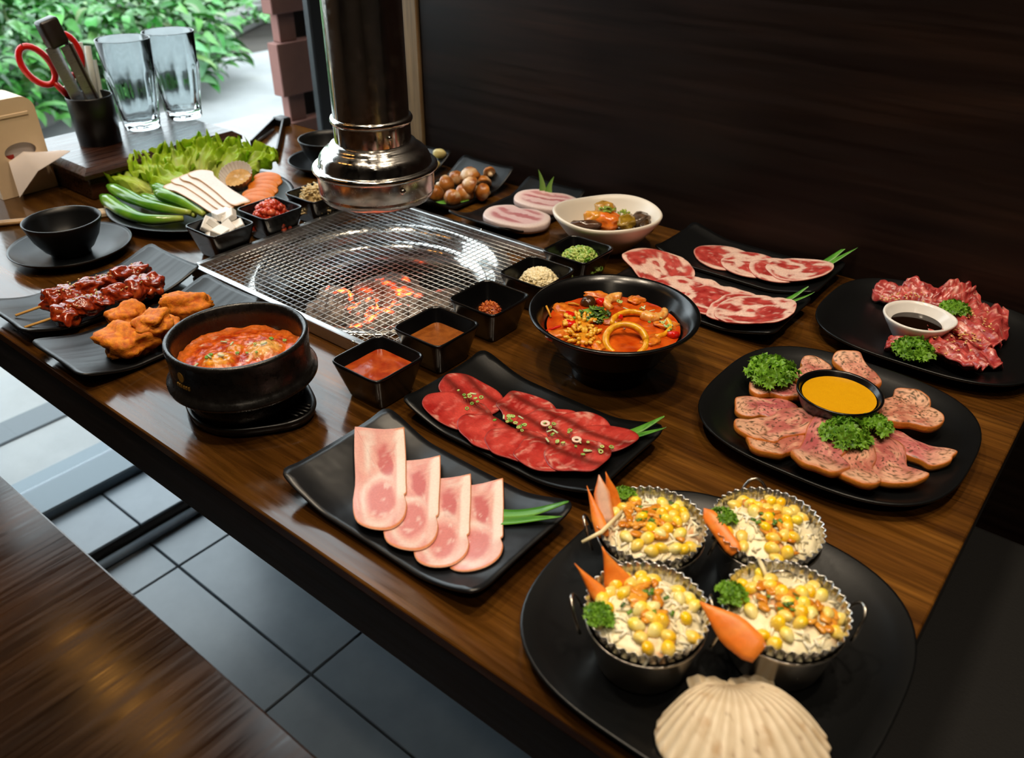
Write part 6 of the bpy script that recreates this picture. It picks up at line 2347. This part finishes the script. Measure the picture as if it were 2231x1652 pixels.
def board_with_hole(outer, hole_, x0, x1):
    bm = bmesh.new()
    ov = [bm.verts.new((x1, a, b)) for a, b in outer]
    hv = [bm.verts.new((x1, a, b)) for a, b in hole_]
    eds = [bm.edges.new((ov[i], ov[(i + 1) % len(ov)])) for i in range(len(ov))] + [bm.edges.new((hv[i], hv[(i + 1) % len(hv)])) for i in range(len(hv))]
    bmesh.ops.triangle_fill(bm, use_beauty=True, edges=eds)
    r = bmesh.ops.extrude_face_region(bm, geom=bm.faces[:])
    bmesh.ops.translate(bm, vec=(x0 - x1, 0, 0), verts=[e for e in r['geom'] if isinstance(e, bmesh.types.BMVert)])
    bmesh.ops.recalc_face_normals(bm, faces=bm.faces[:])
    bm.verts.index_update()
    res = ([tuple(v.co) for v in bm.verts], [tuple(v.index for v in f.verts) for f in bm.faces])
    bm.free()
    return res


build('front_board', board_with_hole(outl, hole, ND/2 - 0.003 - 0.008, ND/2 - 0.008), M_NAPBOX, nap, smooth=False)
# body shell: open channel behind the board
v, f = [], []
n = len(outl)
for x in (-ND, ND/2 - 0.0112):
    for s in (1.0, 0.94):
        for a, b in outl:
            v.append((x, a*s, 0.0006 + (b - 0.0006)*(s if s < 1 else 1)))
for i in range(n):
    j = (i + 1) % n
    f += [(i, j, 2*n + j, 2*n + i), (n + i, 3*n + i, 3*n + j, n + j), (i, n + i, n + j, j), (2*n + i, 2*n + j, 3*n + j, 3*n + i)]
build('shell', (v, f), M_NAPBOX, nap, smooth=False)
M_PAPER = simple('white_paper', S(226, 216, 212), 0.8, 0, 0.1, 200.0, 0.02)
build('raised_rim', bbox_(ND/2 - 0.0085, ND/2 - 0.0065, -0.040, 0.034, 0.128, 0.134, 0.001, 1), M_NAPBOX, nap, smooth=False)
o = build('napkin_stack', bbox_(-0.045, ND/2 - 0.016, -0.040, 0.040, 0.004, 0.135, 0.002, 1), M_PAPER, nap, smooth=False)
o = build('sticker', bbox_(ND/2 - 0.0160, ND/2 - 0.0150, -0.034, -0.006, 0.058, 0.068, 0.0003, 1), simple('red_print', S(170, 34, 16), 0.5), nap, smooth=False)
# the napkin drooping out of the opening
v, f = [], []
nu, nw = 14, 14
for lay in (0, 1):
    for i in range(nu + 1):
        u = i/nu
        for j in range(nw + 1):
            w = -1 + 2*j/nw
            x = ND/2 - 0.012 + 0.044*u + 0.010*u*w
            y = 0.006 + 0.024*w*(1 + 0.55*u) + 0.020*u*(w > 0)*w
            z = 0.068 + 0.016*math.sin(u*1.8)*(1 - abs(w)*0.5) - 0.060*u*u*(0.62 - 0.5*w) - 0.010*abs(w)*(1 - u)
            v.append((x, y, z - 0.0006*lay))
n0 = (nu + 1)*(nw + 1)
for sd in (0, 1):
    for i in range(nu):
        for j in range(nw):
            a = sd*n0 + i*(nw + 1) + j
            qd = (a, a + nw + 1, a + nw + 2, a + 1)
            f.append(qd if sd == 0 else qd[::-1])
nk = build('paper_napkin', (v, f), M_PAPER, None, None, True, (-1.530, 0.5520, TZ))
tag(nk, 'white paper napkin drooping out of the beige dispenser', 'napkin')

# cutlery cup on the chest, with tongs, scissors and straws
UX, UY = -1.520, 0.697
o = build('cutlery_cup', lathe([(0.0, 0.004), (0.034, 0.004), (0.0365, 0.082), (0.038, 0.083), (0.0385, 0.081), (0.036, 0.0), (0.0, 0.0003)], 48), M_BLACKPLASTIC, None, None, True, (UX, UY, LIDZ))
tag(o, 'black cylindrical cutlery cup on the wooden chest', 'cup')


def at_x(px, py, X):
    d = CF*F_PX + CR*(px - W_PX/2) + CU*(H_PX/2 - py)
    t = X/d.x
    return Vector((d.x*t, d.y*t, CAM_H + d.z*t))


foot = Vector((UX, UY, LIDZ + 0.012))


def rod(name, parent, a, b, r, mat, flat=1.0):
    return build(name, sweep([a, b], r, 10, True, flat), mat, parent)


# steel tongs with a dark head
tp = at_x(100, 46, -1.505)
tg = thing('serving_tongs', 'steel serving tongs with a dark brown head in the cutlery cup', 'tongs', tuple(foot + Vector((0.012, 0.004, 0))))
dv = tp - Vector(tg.location)
M_TONGHEAD = simple('dark_brown_plastic', S(40, 32, 28), 0.35)
for s in (-1, 1):
    off = Vector((0.004*s, 0.011*s, 0))
    m = MB()
    L = dv.length*0.80
    Mx = Matrix.Translation(off) @ dv.to_track_quat('Z', 'Y').to_matrix().to_4x4()
    m.add(bbox_(-0.0010, 0.0010, -0.011, 0.011, 0.0, L, 0.0006, 1), Mx)
    m.build('arm', M_BRUSHED, tg, False)
Mx = dv.to_track_quat('Z', 'Y').to_matrix().to_4x4()
hd = MB()
hd.add(bbox_(-0.012, 0.012, -0.017, 0.017, dv.length*0.80, dv.length*1.02, 0.005, 2), Mx)
hd.build('head', M_TONGHEAD, tg, True)
ar = MB()
ar.add(bbox_(-0.006, 0.006, 0.012, 0.020, 0.0, dv.length*0.80, 0.002, 1), Mx)
ar.build('dark_arm', M_TONGHEAD, tg, False)
# scissors with red loops
sp = at_x(112, 128, -1.545)
scs = thing('kitchen_scissors', 'scissors with big red loop handles in the cutlery cup', 'scissors', tuple(foot + Vector((-0.014, -0.002, 0))))
dv = sp - Vector(scs.location)
M_RED = simple('red_plastic', S(206, 20, 16), 0.3)
zx = dv.normalized()
yx = (zx.cross(Vector((0, 0, CAM_H)) - sp)).normalized()
xx = yx.cross(zx)
Mq = Matrix(((xx.x, yx.x, zx.x, 0), (xx.y, yx.y, zx.y, 0), (xx.z, yx.z, zx.z, 0), (0, 0, 0, 1)))
for s in (-1, 1):
    pts = []
    for i in range(25):
        a = TAU*i/24
        pts.append(Mq @ Vector((0.0, s*0.026 + 0.021*math.sin(a) + s*0.004*math.cos(a), dv.length*0.98 + 0.034*math.cos(a))))
    build('handle_loop', sweep(pts, 0.0055, 8, False), M_RED, scs)
    m = MB()
    m.add(bbox_(-0.0012, 0.0012, s*0.004 - 0.006, s*0.004 + 0.006, 0.0, dv.length*0.66, 0.0005, 1), Mq)
    m.build('blade', M_BRUSHED, scs, False)
    m = MB()
    m.add(sweep([(0, s*0.005, dv.length*0.50), (0, s*0.016, dv.length*0.76)], 0.0055, 8), Mq)
    m.build('shank', M_RED, scs)
for i, (px, py, lb) in enumerate(((172, 92, 'clear wrapped straw standing at the left in the cutlery cup'), (190, 100, 'clear wrapped straw standing in the middle of the cutlery cup'), (203, 130, 'clear wrapped straw leaning right in the cutlery cup'))):
    e = at_x(px, py, -1.535 - 0.008*i)
    ft = foot + Vector((-0.012, 0.010*i - 0.002, 0))
    d = e - ft
    o = build('straw', sweep([(0, 0, 0), tuple(d*0.5), tuple(d)], [0.0075, 0.0085, 0.0060], 8, True, 0.5), simple('frosted_wrap', S(196, 202, 198), 0.4, 0, 0.3, 150.0), None, None, True, tuple(ft))
    tag(o, lb, 'straw', 'wrapped straws')

# two smoky tumblers
k_ = Nodes('smoky_glass')
k_.set(Base_Color=(0.72, 0.77, 0.78), Roughness=0.03, IOR=1.30, Transmission_Weight=1.0)
M_GLASS = k_.m


def tumbler(x, y, label):
    def fac(a, i):
        # ten flat panels on the lower body
        return 1.0 if (i <= 6 or i in (7, 8, 9) or i >= 15) else 1.0 - 0.05*abs(math.cos(a*5))**2
    prof_ = [(0.0, 0.014), (0.024, 0.014), (0.028, 0.018), (0.0345, 0.075), (0.0385, 0.092), (0.0415, 0.104), (0.0455, 0.158), (0.0465, 0.1595), (0.0475, 0.158), (0.0440, 0.108), (0.0462, 0.100), (0.0458, 0.094), (0.0400, 0.050), (0.0380, 0.046), (0.0345, 0.008), (0.0330, 0.0), (0.0, 0.0004)]
    o_ = build('tumbler', lathe(prof_, 80, fac), M_GLASS, None, None, True, (x, y, LIDZ))
    tag(o_, label, 'glass', 'smoky drinking glasses')


tumbler(-1.552, 0.798, 'left smoky panelled tumbler on the wooden chest')
tumbler(-1.555, 0.892 - 0.001, 'right smoky panelled tumbler at the end of the wooden chest')

# black tongs lying on the table
tw = thing('table_tongs', 'black handled tongs lying on the far end of the table', 'tongs', (0, 0, TZ))
a, b, c_, d_ = P(548, 316, 0.008), P(600, 262, 0.010), P(618, 264, 0.010), P(604, 334, 0.008)
tw.location = (b[0], b[1], TZ)
for (p0, p1) in ((b, a), (c_, d_)):
    v0, v1 = Vector((p0[0] - b[0], p0[1] - b[1], 0.009)), Vector((p1[0] - b[0], p1[1] - b[1], 0.009))
    dd = v1 - v0
    m = MB()
    m.add(bbox_(0, dd.length, -0.0022, 0.0022, -0.0085, 0.0085, 0.001, 1), Matrix.Translation(v0) @ dd.to_track_quat('X', 'Z').to_matrix().to_4x4())
    m.build('arm', M_BLACKPLASTIC, tw, False)
mid0 = Vector((a[0] - b[0], a[1] - b[1], 0.008))
build('inner_strip', sweep([tuple(mid0*0.98), tuple(mid0*0.25 + Vector((0.006, 0.004, 0)))], 0.0026, 8), M_BRUSHED, tw)
build('hinge', bbox_(-0.004, 0.030, -0.006, 0.020, 0.0006, 0.018, 0.003, 1), M_BLACKPLASTIC, tw, smooth=False)

# wooden chopsticks in an opened paper sleeve
cs_ = thing('chopsticks', 'pair of wooden chopsticks in a paper sleeve behind the left bowl', 'chopsticks', (0, 0, TZ))
a, b = P(-60, 492, 0.005), P(244, 462, 0.005)
cs_.location = (a[0], a[1], TZ)
dd = Vector((b[0] - a[0], b[1] - a[1], 0))
M_CHOP = simple('pale_wood', S(206, 166, 118), 0.55, 0, 0.1, 200.0, 0.08)
nn = Vector((-dd.y, dd.x, 0)).normalized()
for s in (-1, 1):
    build('stick', sweep([tuple(nn*0.004*s + Vector((0, 0, 0.0045))), tuple(dd + nn*0.003*s + Vector((0, 0, 0.0045)))], [0.0038, 0.0030], 8), M_CHOP, cs_)
m = MB()
m.add(bbox_(dd.length*0.50, dd.length*0.97, -0.011, 0.011, 0.0006, 0.0095, 0.002, 1), dd.to_track_quat('X', 'Z').to_matrix().to_4x4())
m.build('paper_sleeve', simple('beige_sleeve', S(204, 180, 150), 0.7, 0, 0.05, 100.0, 0.05), cs_, False)
